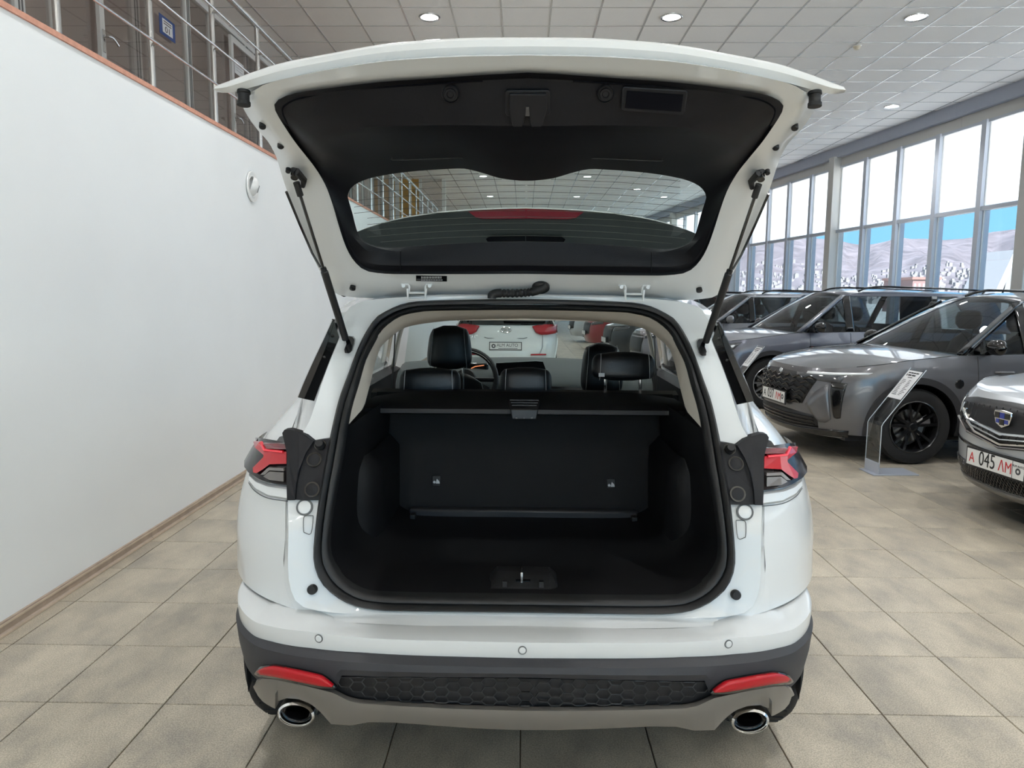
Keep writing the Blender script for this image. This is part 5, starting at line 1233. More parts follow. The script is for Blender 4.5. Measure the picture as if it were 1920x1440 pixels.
# ================================================================== the other cars of the showroom
class Car: pass
def make_car(root_name, label, loc, rz, paint, L=4.6, W=1.88, H=1.66, R_=.355, fa=1.37, ra=-1.33, belt=1.02, hood=.98, nose=.84, clad=True, rim=None, caliper=None, spokes=5, glassm=None, interior=True, rearh=1.06, pillarm=None, mirrorm=None):
    c = Car(); c.L, c.W, c.H = L, W, H; paintm = paint
    root = empty(root_name, loc, rz, label=label, cat='car'); c.root = root
    hl = L/2
    c.hwz = ip([(.15, .90), (.25, .95), (.4, .985), (.6, 1.0), (.8, 1.0), (.9, .985), (1.0, .962), (1.1, .935)])
    def hw(z): return W/2*c.hwz(z)
    fz = ip([(.15, -.14), (.22, -.07), (.35, -.01), (.5, 0), (.65, -.005), (.78, -.03), (.86, -.08), (.95, -.2), (1.1, -.35)])
    bz = ip([(.15, -.14), (.25, -.04), (.4, 0), (.6, 0), (.72, -.02), (.8, -.07), (.95, -.09), (1.1, -.15), (1.2, -.2)])
    yF0, yR0 = hl-.85, -hl+.75
    def outl(s, z):
        if s <= 1:
            th = s*math.pi/2; return hw(z)*math.sin(th)**(2/2.5), yF0+(hl+fz(z)-yF0)*max(math.cos(th), 0)**(2/2.5)
        if s <= 2: return hw(z), yF0+(yR0-yF0)*(s-1)
        th = (3-s)*math.pi/2; return hw(z)*math.sin(th)**(2/2.7), yR0+(-hl-bz(z)-yR0)*max(math.cos(th), 0)**(2/2.7)
    def FS(x, z): t = min(1, abs(x)/hw(z)); return yF0+(hl+fz(z)-yF0)*max(0, 1-t**2.5)**(1/2.5)
    def RS(x, z): t = min(1, abs(x)/hw(z)); return yR0+(-hl-bz(z)-yR0)*max(0, 1-t**2.7)**(1/2.7)
    def SS(y, z):
        if y > yF0: t = min(1, (y-yF0)/(hl+fz(z)-yF0)); return hw(z)*max(0, 1-t**2.5)**(1/2.5)
        if y < yR0: t = min(1, (y-yR0)/(-hl-bz(z)-yR0)); return hw(z)*max(0, 1-t**2.7)**(1/2.7)
        return hw(z)
    c.FS, c.RS, c.SS, c.hw = FS, RS, SS, hw
    arc = R_+.05
    def zl(y):
        z = .26 if y < hl-.3 else .22
        for a in (fa, ra):
            d = abs(y-a)/arc
            if d < 1: z = max(z, R_+arc*(1-d**2.3)**(1/2.3))
        return z
    yc = hl-1.32                                        # cowl
    ztop = ip([(-hl-.3, rearh), (ra, rearh), (0, belt+.02), (yc, belt), (yc+.02, belt-.0), (fa+.2, hood-.035), (hl-.35, nose+.05), (hl-.1, nose+.01), (hl+.1, nose)])
    ss = list(np.linspace(0, 1, 30)**1.0)+list(1+np.linspace(0, 1, 70)[1:])+list(2+np.linspace(0, 1, 20)[1:])
    for a in (fa, ra):
        for e in (arc, arc-.003, -arc, -arc+.003):
            y = a+e
            if yR0 < y < yF0: ss.append(1+(yF0-y)/(yF0-yR0))
    ss = sorted(set(ss)); cols = []; toprow = []
    for s in ss:
        y = outl(s, .6)[1]; a = zl(y); b = ztop(y); col_ = []
        for t in np.linspace(0, 1, 14): z = a+(b-a)*t; x_, y_ = outl(s, z); col_.append((-x_, y_, z))
        cols.append(col_); toprow.append(col_[-1])
    q = MB().grid(cols); n = len(q.V); q.F = q.F+[tuple(i+n for i in f_)[::-1] for f_ in q.F]; q.V = q.V+xmir(q.V)
    body = q.build('body', paintm, root, ang=45); c.body = body
    # hood
    kf = min(range(len(toprow)), key=lambda i: abs(ss[i]-.62)); kc = min(range(len(toprow)), key=lambda i: abs(toprow[i][1]-yc)+(0 if toprow[i][1] > 0 else 9))
    front = resample(toprow[:kf+1], 12); c1 = [np.array(p) for p in front[::-1]]+[np.array((-p[0], p[1], p[2])) for p in front[1:]]
    sd0 = resample(toprow[kf:kc+1][::-1], 16); sd1 = [np.array((-p[0], p[1], p[2])) for p in sd0]
    x0 = -sd0[0][0]
    c0 = [np.array((x0*t, yc+.10*(1-t*t), sd0[0][2]+.03*(1-t*t))) for t in np.linspace(-1, 1, len(c1))]
    hd = MB().grid(coons(c0, c1, sd0, sd1, (0, 0, .035))).build('hood', paintm, root, ang=60); c.hood = hd
    MB().tube([p+np.array([0, 0, .002]) for p in sd0], .003, 5).build('hood_gap', M_GLOSSB, hd); MB().tube([p+np.array([0, 0, .002]) for p in sd1], .003, 5).build('hood_gap', M_GLOSSB, hd)
    # greenhouse
    yw1 = yc-.80; yre = -hl+.42; zr = H-.10
    def gx(y, z):
        zb = ztop(y); t = max(0, (z-zb)/(H-.06-zb)); b0 = SS(min(max(y, yR0), yF0), min(zb, 1.1))-.012
        return b0-(.25*t+.06*t*t)*(W/1.88)
    roofz = ip([(-hl+.25, H-.10), (-hl+.6, H-.045), (-.5, H-.005), (yw1-.3, H-.01), (yw1, H-.06)])
    rows = []
    for y in np.linspace(-hl+.26, yw1, 16):
        w = gx(min(max(y, yR0), yF0), H-.08); rows.append([(w*t, y+.05*(1-t*t)*(1 if y > yw1-.05 else 0), roofz(y)-.05*abs(t)**2.4) for t in np.linspace(-1, 1, 17)])
    MB().grid(rows).build('roof', paintm, root, ang=60, solid=.03, soff=-1)
    wt = rows[-1]; wb_ = [(p[0]*.985, p[1]-.02, p[2]+.0) for p in c0]; nn = 13
    gm = glassm or M_TINT
    wt2 = resample(wt, nn); wb2 = resample(wb_, nn)
    wl_ = [np.array(wb2[0])*(1-t)+np.array(wt2[0])*t for t in np.linspace(0, 1, 8)]; wr_ = [np.array(wb2[-1])*(1-t)+np.array(wt2[-1])*t for t in np.linspace(0, 1, 8)]
    MB().grid(coons(wb2, wt2, wl_, wr_, (0, .02, .03))).build('windshield', gm, root)
    for s in (-1, 1):
        f = (lambda P: P) if s < 0 else xmir
        a0, a1 = wl_[0], wl_[-1]
        MB().grid([f([p+np.array([-.012, -.04, 0]), p+np.array([-.022, 0, .01]), p+np.array([.03, .012, .012])]) for p in wl_]).build('a_pillar', pillarm or paintm, root, solid=.02)
        def strip(b0, b1, t0, t1, z0f, z1, off):
            R2 = []
            for t in np.linspace(0, 1, 7):
                ya, yb = b0+(t0-b0)*t, b1+(t1-b1)*t; r = []
                for y in np.linspace(ya, yb, 7): z = ztop(y)-.005+(z1-ztop(y)+.005)*t; r.append((-gx(y, z)+off, y, z))
                R2.append(f(r))
            return R2
        zt = H-.115
        bp = .28*(L/4.6)
        for (b0, b1, t0, t1) in ((yc-.10, bp+.05, yw1-.06, bp), (bp-.06, ra+.38, bp-.11, ra+.30), (ra+.28, ra-.22, ra+.2, ra-.02)):
            MB().grid(strip(b0, b1, t0, t1, 0, zt, .008)).build('side_window', gm, root)
        for (b0, b1, t0, t1) in ((bp+.05, bp-.06, bp, bp-.11), (ra+.38, ra+.28, ra+.30, ra+.2), (ra-.22, -hl+.30, ra-.02, -hl+.42)):
            MB().grid(strip(b0, b1, t0, t1, 0, zt, .0)).build('pillar', M_GLOSSB if b1 > ra-.1 else paintm, root, solid=.02)
        MB().grid([f([(-gx(y, zt), y, zt), (-gx(y, H-.09), y, H-.09), (-gx(y, H-.08)+.02, y, roofz(y)-.045)]) for y in np.linspace(-hl+.3, yw1, 12)]).build('roof_side', paintm, root)
        rp = spline([(-gx(0, H-.08)+.05, -hl+.5, roofz(-hl+.5)-.02), (-gx(0, H-.08)+.05, -hl+.6, H-.02), (-gx(0, H-.08)+.06, -.5, H+.02), (-gx(0, H-.08)+.06, yw1-.4, H+.005), (-gx(0, H-.08)+.05, yw1-.25, H-.045)], 5)
        MB().tube(f(rp), .014, 8).build('roof_rail', M_GLOSSB if clad else M_CHROME, root)
        # window ledge strip
        MB().tube(f([(-gx(y, ztop(y))-.004, y, ztop(y)+.002) for y in np.linspace(ra-.2, yc-.1, 16)]), .007, 6).build('window_strip', M_GLOSSB, root)
        # mirror
        my = yc-.30; mx0 = gx(my, belt+.04)
        mi = MB(); rows2 = []
        for t in np.linspace(-1, 1, 9):
            k = max(.12, (1-abs(t)**3)**.5)
            rows2.append([(-(mx0+.15+.10*t), my+.02+.085*k*math.cos(q_)*(1 if math.cos(q_) > 0 else .45), belt+.085+.075*k*math.sin(q_)) for q_ in np.linspace(0, 2*math.pi, 14, endpoint=False)])
        mi.V = []; mi.grid([f(r) for r in rows2], cv=True); mm = mi.build('mirror', mirrorm or paintm, root, ang=70)
        MB().tube(f([(-mx0+.01, my, belt+.01), (-mx0-.05, my, belt+.035), (-mx0-.12, my+.01, belt+.05)]), .022, 8).build('mirror_foot', M_GLOSSB, mm)
        # door gaps, handles
        for yy in (yc-.18, bp, ra+.42):
            MB().tube(f([(-SS(yy, z)-.0005, yy-(.0 if z > .5 else .0), z) for z in np.linspace(max(.36, zl(yy)+.02), ztop(yy)-.01, 12)]), .0035, 4).build('door_gap', M_GLOSSB, root)
        for yy in (bp+.18, ra+.55):
            MB().tube(f([(-SS(yy, .86)-.004, yy, .865), (-SS(yy, .86)-.03, yy+.03, .868), (-SS(yy, .86)-.03, yy+.15, .868), (-SS(yy, .86)-.004, yy+.18, .865)]), .012, 8).build('door_handle', paintm, root)
        for a in (fa, ra):
            wheel_parts(root, (s*(W/2-.125), a, R_), s, R_=R_, w=.225, rim_m=rim or M_RIMB, caliper=caliper, spokes=spokes)
            r0, r1, r2, r3 = [], [], [], []
            for t in np.linspace(-.2, math.pi+.2, 30):
                y1, z1, y2, z2 = a+arc*math.cos(t), R_+arc*math.sin(t), a+(arc+.06)*math.cos(t), R_+(arc+.06)*math.sin(t)
                r0.append((-W/2+.3, y1, z1)); r1.append((-SS(y1, max(z1, .2))-.006, y1, z1)); r2.append((-SS(y2, max(z2, .2))-.014, y2, z2)); r3.append((-SS(y2, max(z2, .2))+.01, y2+.004*math.cos(t), z2+.004*math.sin(t)))
            MB().grid([f(r0), f(r1)]).build('wheel_housing', M_BLACKP, root)
            MB().grid([f(r1), f(r2), f(r3)]).build('wheel_arch_trim', M_CLAD if clad else paintm, root, ang=30)
        MB().grid([f([(-W/2*.96+.1, y, .2), (-W/2-.004, y, .215), (-W/2-.004, y, .36), (-W/2+.02, y, .385)]) for y in np.linspace(ra+arc+.02, fa-arc-.02, 8)]).build('sill_trim', M_CLAD, root, ang=30)
    # rear window
    zt2 = H-.10
    wv = [[(gx(yR0, zr)*.93*t*(1-.0*k)+t*.10*k, -hl+.27-.16*k+.05*(t*t), zt2-.02-(zt2-rearh-.03)*k) for t in np.linspace(-1, 1, 11)] for k in np.linspace(0, 1, 6)]
    MB().grid(wv).build('rear_window', gm, root)
    MB().box((-W/2+.18, -hl+.3, .2), (W/2-.18, hl-.35, .34)).build('underbody', M_BLACKP, root)
    # cabin
    if interior:
        cb_ = MB().box((-W/2+.12, -hl+.5, .34), (W/2-.12, yc-.1, .62)).build('cabin_floor', M_CARGO, root)
        MB().grid([[(x, yc-.28+.1*(1-(x/.8)**2), .6), (x, yc-.38+.1*(1-(x/.8)**2), belt-.05), (x, yc-.2+.1*(1-(x/.8)**2), belt+.005), (x, yc+.05, belt-.03)] for x in np.linspace(-W/2+.12, W/2-.12, 13)]).build('dashboard', M_DASH, root)
        MB().tube([(-.36+.18*math.cos(q_), yc-.5-.07*math.sin(q_), belt-.02+.17*math.sin(q_)) for q_ in np.linspace(0, 2*math.pi, 24, endpoint=False)], .016, 8, closed=True).build('steering_wheel', M_LEATHER, root)
        for X0 in (-.38, .38):
            rows3 = [[(X0+w*t, y+.03*abs(t)**2*-1, z-.04*abs(t)**3) for t in np.linspace(-1, 1, 9)] for y, z, w in ((.22, .6, .25), (.12, .9, .25), (.06, 1.12, .2), (.02, 1.18, .12), (-.03, 1.16, .12), (-.06, .9, .24), (-.02, .6, .25))]
            fs = MB().grid(rows3).build('front_seat', M_LEATHER, root, ang=70)
            MB().lathe([(0, -.10), (.09, -.09), (.125, -.04), (.13, .03), (.11, .09), (.06, .11), (0, .11)], (X0, -.02, 1.31), (0, 0, 1), 14).build('headrest', M_LEATHER, fs)
        MB().grid([[(x, y, z) for x in np.linspace(-.65, .65, 7)] for y, z in ((-.75, .6), (-.9, 1.0), (-.95, 1.15), (-1.02, 1.14), (-1.05, .7))]).build('rear_seat', M_LEATHER, root, ang=60)
    return c
M_TINT = glass('tinted_car_glass', (.42, .46, .47), 1.6)
M_DGREY = mat('dark_grey_metallic', srgb(104, 104, 107), .28, metal=.45, coat=.9)
M_BGREY = mat('blue_grey_metallic', srgb(104, 107, 118), .28, metal=.45, coat=.9)
M_SILVER = mat('silver_metallic', srgb(190, 194, 198), .3, metal=.25, coat=.9)
M_CGREY = mat('graphite_metallic', srgb(128, 130, 136), .3, metal=.4, coat=.9)
M_WHITEC = mat('white_paint_far', (.74, .78, .77), .3, coat=.7)
M_HEAD = mat('headlamp_glass', srgb(70, 72, 76), .06, coat=1)
M_LEDW = mat('white_led', srgb(235, 238, 240), .2, coat=1)
M_PLATE = mat('plate_white', srgb(232, 232, 230), .4)
M_RED = mat('plate_red', srgb(196, 40, 44), .5); M_BLKI = mat('plate_black', srgb(28, 28, 30), .5); M_GREYI = mat('plate_grey', srgb(70, 70, 74), .5)
def fpatch(c, top, bot, off, name, m, par=None, th=.02, n=20, k=5, mirror=False, surf=None):
    """patch on the front face between two (x, z) polylines"""
    S_ = surf or c.FS; sg_ = -1 if S_ is c.RS else 1
    T_, B_ = resample(top, n), resample(bot, n); rows = []
    for t in np.linspace(0, 1, k):
        r = []
        for i in range(n):
            x, z = T_[i]*(1-t)+B_[i]*t; r.append((x, S_(x, z)+sg_*off, z))
        rows.append(r)
    o = MB().grid(rows).build(name, m, par or c.root, ang=50, solid=th, soff=-1 if sg_ > 0 else 1)
    if mirror: return o, MB().grid([xmir(r) for r in rows]).build(name, m, par or c.root, ang=50, solid=th, soff=-1 if sg_ > 0 else 1)
    return o
def ftube(c, P, off, r, name, m, par=None, mirror=False, surf=None):
    S_ = surf or c.FS; sg_ = -1 if S_ is c.RS else 1
    Q = [(x, S_(x, z)+sg_*off, z) for x, z in P]
    o = MB().tube(Q, r, 6).build(name, m, par or c.root)
    if mirror: MB().tube(xmir(Q), r, 6).build(name, m, par or c.root)
    return o
def plate(c, z, y, parts, w=.52, h=.112, front=True, tilt=0):
    s = 1 if front else -1
    pl = MB().box((-w/2-.012, y-.012*s, z-h/2-.014), (w/2+.012, y, z+h/2+.012)).build('plate_frame', M_BLACKP, c.root, smooth=False)
    MB().box((-w/2, y, z-h/2), (w/2, y+.003*s, z+h/2)).build('number_plate', M_PLATE, pl, smooth=False)
    for body, dx, dz, size, m, sq in parts:
        text('plate_text', body, size, m, pl, (-s*dx, y+.0035*s, z+dz), (-s, 0, 0), (0, 0, 1), .0008, squeeze=sq)
    return pl
def logo_mark(pl, x, y, z, r, front=True):
    s = 1 if front else -1
    MB().lathe([(r*.45, 0), (r*.45, .001), (r, .001), (r, 0)], (x, y, z), (0, s, 0), 18).build('plate_logo', M_GREYI, pl)
TH = math.radians(5); RZ = math.pi/2+TH
# ---- grey SUV beside the display stand
A = make_car('car', 'dark grey SUV with black wheels behind the clear price stand', (4.93, 7.735, 0), RZ, M_DGREY, L=4.6, W=1.87, H=1.62, rim=M_RIMB, caliper=mat('caliper_silver', srgb(170, 170, 172), .4), hood=1.0, nose=.86, pillarm=M_GLOSSB, mirrorm=M_GLOSSB)
def zig(x0, x1, z, a=.018, n=13): return [(x0+(x1-x0)*i/(n-1), z+(a if i % 2 else -a)) for i in range(n)]
gr = fpatch(A, [(-.60, .80), (-.3, .815), (0, .82), (.3, .815), (.60, .80)], [(-.46, .52), (-.2, .50), (0, .495), (.2, .50), (.46, .52)], .006, 'grille', M_BLACKP, th=.01)
for i in range(6):
    z = .775-.048*i; w = .58-.028*i
    ftube(A, zig(-w, w, z, .013, 17), .014, .008, 'grille_bar', M_GLOSSB, gr)
fpatch(A, [(.44, .835), (.7, .845), (.88, .86)], [(.44, .812), (.7, .822), (.87, .84)], .008, 'running_light', M_LEDW, mirror=True, th=.012, n=8, k=3)
hl_ = fpatch(A, [(.30, .815), (.55, .815), (.78, .82)], [(.34, .765), (.55, .76), (.76, .745)], .006, 'headlamp', M_HEAD, mirror=True, th=.012, n=10, k=3)
fpatch(A, [(.70, .755), (.75, .755), (.80, .75)], [(.735, .42), (.755, .41), (.775, .42)], .007, 'lamp_slot', M_GLOSSB, mirror=True, th=.012, n=8, k=6)
fpatch(A, [(.50, .52), (.60, .66), (.69, .74)], [(.63, .36), (.68, .36), (.72, .40)], .012, 'bumper_wedge', M_DGREY, mirror=True, th=.014, n=8, k=5)
lw = fpatch(A, [(-.62, .42), (-.3, .44), (0, .445), (.3, .44), (.62, .42)], [(-.60, .30), (-.3, .285), (0, .28), (.3, .285), (.60, .30)], .004, 'lower_intake', M_BLACKP, th=.01)
for z in (.325, .36, .395): ftube(A, [(x, z) for x in np.linspace(-.58, .58, 14)], .01, .006, 'intake_bar', M_GLOSSB, lw)
fpatch(A, [(-.80, .30), (-.4, .27), (0, .262), (.4, .27), (.80, .30)], [(-.78, .235), (-.4, .22), (0, .215), (.4, .22), (.78, .235)], .02, 'front_lip', M_GLOSSB, th=.03)
pa = plate(A, .545, A.L/2+.03, (('A', -.205, -.004, .105, M_BLKI, .8), ('037', -.06, .002, .135, M_BLKI, .75), ('ΛM', .112, -.004, .105, M_RED, .8)))
logo_mark(pa, -.215, A.L/2+.033, .55, .026)
MB().box((.178-.356-.002, A.L/2+.033, .495), (.178-.356+.002, A.L/2+.0345, .595)).build('plate_divider', M_GREYI, pa, smooth=False)
MB().lathe([(0, .006), (.03, .006), (.035, 0)], (0, A.FS(0, .8)+.004, .795), (0, 1, .1), 16).build('front_badge', M_CHROME, gr)
MB().lathe([(0, .004), (.04, .004), (.045, 0)], (-(A.W/2)-.0, .98, .76), (-1, 0, 0), 16).build('fender_badge', M_GLOSSB, A.root)
# ---- blue-grey SUV behind it
B = make_car('car', 'blue-grey SUV with red brake calipers, second in the parked row', (4.77, 11.12, 0), RZ, M_BGREY, L=4.75, W=1.90, H=1.69, hood=1.03, nose=.90, belt=1.06, fa=1.42, rim=mat('silver_rim', srgb(170, 170, 172), .25, metal=.8), caliper=mat('caliper_red', srgb(200, 26, 36), .4), spokes=6, mirrorm=M_GLOSSB)
fpatch(B, [(-.55, .84), (0, .86), (.55, .84)], [(-.45, .50), (0, .47), (.45, .50)], .006, 'grille', M_BLACKP, th=.01)
hb = fpatch(B, [(.55, .86), (.75, .90), (.88, .93)], [(.50, .77), (.72, .79), (.87, .83)], .006, 'headlamp', M_HEAD, mirror=True, th=.012, n=10, k=3)
fpatch(B, [(.58, .83), (.75, .86), (.86, .89)], [(.58, .80), (.75, .825), (.86, .855)], .012, 'running_light', M_LEDW, mirror=True, th=.01, n=8, k=2)
fpatch(B, [(-.7, .40), (0, .42), (.7, .40)], [(-.65, .27), (0, .25), (.65, .27)], .004, 'lower_intake', M_BLACKP, th=.01)
for s in (-1, 1):
    bd = MB().box((s*(B.W/2+.001), .78, .83), (s*(B.W/2+.006), .90, .88)).build('fender_badge', M_GLOSSB, B.root, smooth=False)
    MB().box((s*(B.W/2+.006), .83, .84), (s*(B.W/2+.008), .87, .875)).build('red_badge_mark', M_RED, bd, smooth=False)
# ---- graphite SUV, third
C_ = make_car('car', 'graphite grey SUV with dark side windows, third in the parked row', (4.5, 14.6, 0), RZ, M_CGREY, L=4.7, W=1.88, H=1.67, belt=1.06, hood=1.02, nose=.88)
fpatch(C_, [(-.5, .82), (0, .84), (.5, .82)], [(-.45, .5), (0, .48), (.45, .5)], .006, 'grille', M_BLACKP, th=.01)
fpatch(C_, [(.5, .83), (.7, .86), (.85, .88)], [(.5, .76), (.7, .78), (.84, .8)], .006, 'headlamp', M_HEAD, mirror=True, th=.012, n=10, k=3)
# ---- silver SUV at the right edge
D = make_car('car', 'silver SUV with chrome grille and shield emblem, nearest on the right', (5.42, 5.02, 0), RZ, M_SILVER, L=4.45, W=1.83, H=1.63, hood=.98, nose=.88, fa=1.33, ra=-1.27)
def arcz(w, zc, ze, n=9, sx=1.0): return [(sx*w*t, zc+(ze-zc)*abs(t)**1.6) for t in np.linspace(-1, 1, n)]
gd = fpatch(D, [(-.66, .80), (-.4, .845), (0, .86), (.4, .845), (.66, .80)], [(-.56, .66), (-.35, .60), (0, .56), (.35, .60), (.56, .66)], .006, 'grille', M_BLACKP, th=.01)
ftube(D, [(-.60, .67), (-.36, .60), (0, .555), (.36, .60), (.60, .67)], .016, .009, 'grille_lower_chrome', M_CHROME, gd)
for k in range(3):
    w = .50-.06*k
    ftube(D, [(-w, .79-.035*k), (-w-.01, .74-.035*k), (-w+.12, .685-.035*k), (0, .645-.035*k), (w-.12, .685-.035*k), (w+.01, .74-.035*k), (w, .79-.035*k)], .014, .008 if k else .013, 'grille_chrome_bar', M_CHROME, gd)
for x in np.linspace(-.5, .5, 17): ftube(D, [(x, .82-.05*abs(x)), (x, .60+.12*abs(x))], .009, .004, 'grille_upright', M_GLOSSB, gd)
fpatch(D, [(.58, .83), (.72, .84), (.84, .85)], [(.62, .68), (.72, .70), (.82, .74)], .008, 'headlamp', M_HEAD, mirror=True, th=.014, n=10, k=4)
fpatch(D, [(.60, .815), (.615, .815), (.63, .815)], [(.625, .70), (.64, .70), (.655, .70)], .012, 'running_light', M_LEDW, mirror=True, th=.01, n=5, k=5)
# emblem: shield of six fields
ey = D.FS(0, .74)+.03
em = MB().prism([(-.075, .055), (-.08, .03), (-.06, -.03), (0, -.058), (.06, -.03), (.08, .03), (.075, .055), (0, .062)], ey-.012, ey, lambda a, b, h_: (a, h_, .745+b)).build('emblem', M_CHROME, gd, smooth=False, bevel=.004)
MBL = mat('emblem_blue', srgb(38, 58, 150), .2, coat=1)
for i, (x0, x1) in enumerate(((-.066, -.024), (-.02, .02), (.024, .066))):
    for j, (z0, z1) in enumerate(((.006, .045), (-.038, .001))):
        k = .014*(abs(x0+x1) > .05)*(j == 1)
        MB().box((x0+(k if x0 < -.05 else 0), ey, .745+z0+k*.8), (x1-(k if x1 > .05 else 0), ey+.003, .745+z1)).build('emblem_field', MBL if (i+j) % 2 else M_GLOSSB, gd, smooth=False)
fpatch(D, [(-.60, .545), (-.3, .52), (0, .51), (.3, .52), (.60, .545)], [(-.60, .525), (-.3, .495), (0, .485), (.3, .495), (.60, .525)], .004, 'bumper_slot', M_GLOSSB, th=.01, k=2)
md = fpatch(D, [(-.70, .40), (-.4, .385), (0, .38), (.4, .385), (.70, .40)], [(-.68, .30), (-.4, .265), (0, .255), (.4, .265), (.68, .30)], .006, 'lower_intake', M_BLACKP, th=.01)
q = MB()
for i in range(46):
    x = -.66+i*.0293
    for sgn in (1, -1):
        P = [(x+sgn*(t-.5)*.09, .262+.125*t) for t in np.linspace(0, 1, 4)]; P = [p for p in P if abs(p[0]) < .68]
        if len(P) > 1: q.tube([(a, D.FS(a, b)+.010, b) for a, b in P], .0028, 4)
q.build('intake_mesh', M_GLOSSB, md, kind='stuff')
fpatch(D, [(-.82, .31), (-.5, .255), (0, .24), (.5, .255), (.82, .31)], [(-.80, .26), (-.5, .215), (0, .20), (.5, .215), (.80, .26)], .02, 'front_lip', M_SKID, th=.03)
pd = plate(D, .445, D.L/2+.035, (('A', -.21, -.004, .10, M_RED, .8), ('045', -.065, .002, .14, M_BLKI, .75), ('ΛM', .10, -.004, .105, M_RED, .8), ('ALM AUTO', .213, .028, .02, M_BLKI, 1.0)))
logo_mark(pd, -.213, D.L/2+.038, .44, .022)
MB().box((-.166, D.L/2+.038, .389), (-.163, D.L/2+.0395, .501)).build('plate_divider', M_GREYI, pd, smooth=False)
# ---- white hatchback seen through the windscreen
E_ = make_car('car', 'white SUV seen from behind through the windscreen, with dealer plate', (-.30, 14.2, 0), 0, M_WHITEC, L=4.3, W=1.78, H=1.63, clad=False)
fpatch(E_, [(-.86, 1.06), (-.7, 1.07), (-.55, 1.06), (-.44, 1.04)], [(-.86, .92), (-.7, .90), (-.58, .90), (-.50, .94)], .012, 'tail_lamp', M_REDLENS, mirror=True, th=.03, n=12, k=4, surf=E_.RS)
fpatch(E_, [(-.84, 1.01), (-.7, 1.01), (-.6, 1.005)], [(-.84, .975), (-.7, .975), (-.6, .98)], .02, 'lamp_white_field', M_LEDW, mirror=True, th=.006, n=8, k=3, surf=E_.RS)
ftube(E_, [(-.62, 1.06), (-.62, .7), (-.58, .60), (.58, .60), (.62, .7), (.62, 1.06)], .002, .004, 'gate_gap', M_GREYI, surf=E_.RS)
ftube(E_, [(-.36, .86), (-.3, .845), (.3, .845), (.36, .86)], .004, .006, 'plate_recess_edge', M_GREYI, surf=E_.RS)
ry = E_.RS(0, .73)-.02
pe = plate(E_, .72, ry, (('ALM AUTO', .03, .012, .075, M_GREYI, .95),), front=False)
logo_mark(pe, -.20, ry-.003, .72, .035, front=False)
MB().box((-.12, ry-.0045, .675), (.2, ry-.0035, .683)).build('plate_small_text', M_GREYI, pe, smooth=False)
ly = E_.RS(0, .98)-.012
eb = MB().tube([(.085*math.cos(t), ly, .985+.046*math.sin(t)) for t in np.linspace(0, 2*math.pi, 24, endpoint=False)], .009, 6, closed=True).build('rear_emblem', M_CHROME, E_.root)
for P in (((-.045, .955), (-.02, 1.02)), ((.02, .95), (.045, 1.015)), ((-.035, .985), (.035, .985))): MB().tube([(a, ly, b) for a, b in P], .008, 6).build('emblem_stroke', M_CHROME, eb)
text('rear_lettering', 'CRETA', .07, M_CHROME, E_.root, (-.52, E_.RS(-.52, .86)-.008, .865), (1, 0, 0), (0, 0, 1), .002)
fpatch(E_, [(-.8, .45), (0, .46), (.8, .45)], [(-.78, .25), (0, .24), (.78, .25)], .006, 'rear_bumper_lower', M_CLAD, th=.02, surf=E_.RS)
fpatch(E_, [(.42, .59), (.55, .59), (.68, .585)], [(.42, .565), (.55, .565), (.68, .56)], .01, 'rear_reflector', M_REDLENS, mirror=True, th=.006, n=6, k=2, surf=E_.RS)
# ---- far cars at the end of the row
F1 = make_car('car', 'black SUV deep in the showroom, seen through the windscreen', (4.3, 18.2, 0), RZ, mat('black_metallic', srgb(48, 50, 54), .3, metal=.4, coat=.9), interior=False)
F2 = make_car('car', 'red SUV at the far end of the parked row', (4.1, 21.8, 0), RZ, mat('red_metallic', srgb(150, 24, 30), .3, metal=.3, coat=.9), interior=False)
F3 = make_car('car', 'light silver SUV farthest along the parked row', (3.9, 25.5, 0), RZ, mat('light_silver', srgb(190, 196, 200), .3, metal=.4, coat=.9), interior=False)
for f_ in (F1, F2, F3):
    fpatch(f_, [(-.5, .80), (0, .82), (.5, .80)], [(-.45, .48), (0, .46), (.45, .48)], .006, 'grille', M_BLACKP, th=.01)
    fpatch(f_, [(.52, .82), (.7, .84), (.85, .86)], [(.52, .73), (.7, .75), (.84, .78)], .006, 'headlamp', M_HEAD, mirror=True, th=.012, n=10, k=3)
    plate(f_, .5, f_.L/2+.03, ())
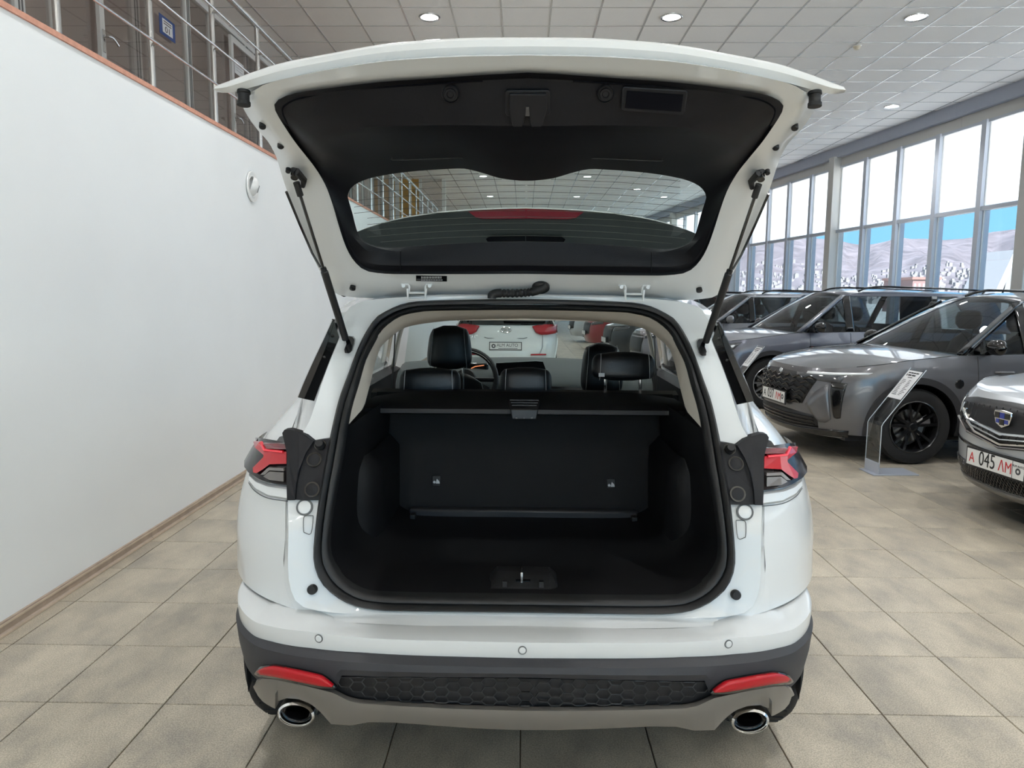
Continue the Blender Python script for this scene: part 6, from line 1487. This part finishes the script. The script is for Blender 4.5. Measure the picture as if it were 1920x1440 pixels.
# ------------------------------------------------------------------ clear price stands
M_ACRYL = glass('clear_acrylic', (.95, .97, .98), 1.5); M_STBASE = mat('stand_base_grey', srgb(178, 184, 196), .35, metal=.2)
def price_stand(loc, rz, label, lines):
    r = empty('price_stand', loc, rz, label=label, cat='stand', group='clear price stands')
    w = .115
    MB().box((-.05, -w-.01, 0), (.36, w+.01, .012)).build('base_plate', M_STBASE, r, bevel=.003)
    MB().box((-.006, -w, .012), (.006, w, .11)).build('base_clamp', M_STBASE, r, smooth=False, bevel=.002)
    P = [(0, .11), (.0, .44), (.015, .47), (.36, .93)]
    q = MB(); q.grid([[(x, -w, z), (x, w, z)] for x, z in P]); sh_ = q.build('acrylic_sheet', M_ACRYL, r, smooth=False, solid=.006)
    for s in (-1, 1): MB().tube([(x, s*w, z) for x, z in P], .0035, 5).build('sheet_edge', mat('acrylic_edge', srgb(205, 214, 222), .2), sh_)
    d = np.array([.345, .46]); d /= np.linalg.norm(d); n = np.array([-d[1], d[0]])
    def at(t): return np.array([.36, .93])-d*t+n*.006
    a, b = at(.03), at(.33)
    q = MB(); q.add([(a[0], -w+.012, a[1]), (a[0], w-.012, a[1]), (b[0], w-.012, b[1]), (b[0], -w+.012, b[1])], [(0, 1, 2, 3)])
    sheet = q.build('price_sheet', M_PAPER, r, smooth=False, solid=.001)
    def block(t, y0, y1, hh, m):
        e0, e1 = at(t)+n*.0025, at(t+hh)+n*.0025
        MB().add([(e0[0], y0, e0[1]), (e0[0], y1, e0[1]), (e1[0], y1, e1[1]), (e1[0], y0, e1[1])], [(0, 1, 2, 3)]).build('text_block', m, sheet, smooth=False)
    for t, hh, runs in lines:
        for y0, y1 in runs: block(t, y0, y1, hh, M_BLKI)
    rn = random.Random(7)
    for k in range(11):
        c = at(.13+.0155*k)+n*.0025
        for y0, ln in ((.085, rn.uniform(.04, .075)), (-.01, rn.uniform(.03, .07))):
            e0, e1 = c, c-d*.005
            MB().add([(e0[0], y0, e0[1]), (e0[0], y0-ln, e0[1]), (e1[0], y0-ln, e1[1]), (e1[0], y0, e1[1])], [(0, 1, 2, 3)]).build('text_line', M_GREYI, sheet, smooth=False)
    return r
p = uZ(1634, 886, 0)
heads = ((.048, .010, ((.075, .045), (.040, .005), (0, -.03), (-.036, -.075))), (.068, .020, ((.082, .07),)), (.072, .013, ((.058, .012), (.002, -.05))), (.100, .006, ((.04, -.03),)))
price_stand((float(p[0]), float(p[1]), 0), TH*.6, 'clear price stand beside the front wheel of the dark grey SUV', heads)
price_stand((2.70, 9.35, 0), TH*.6, 'clear price stand in front of the blue-grey SUV', heads)
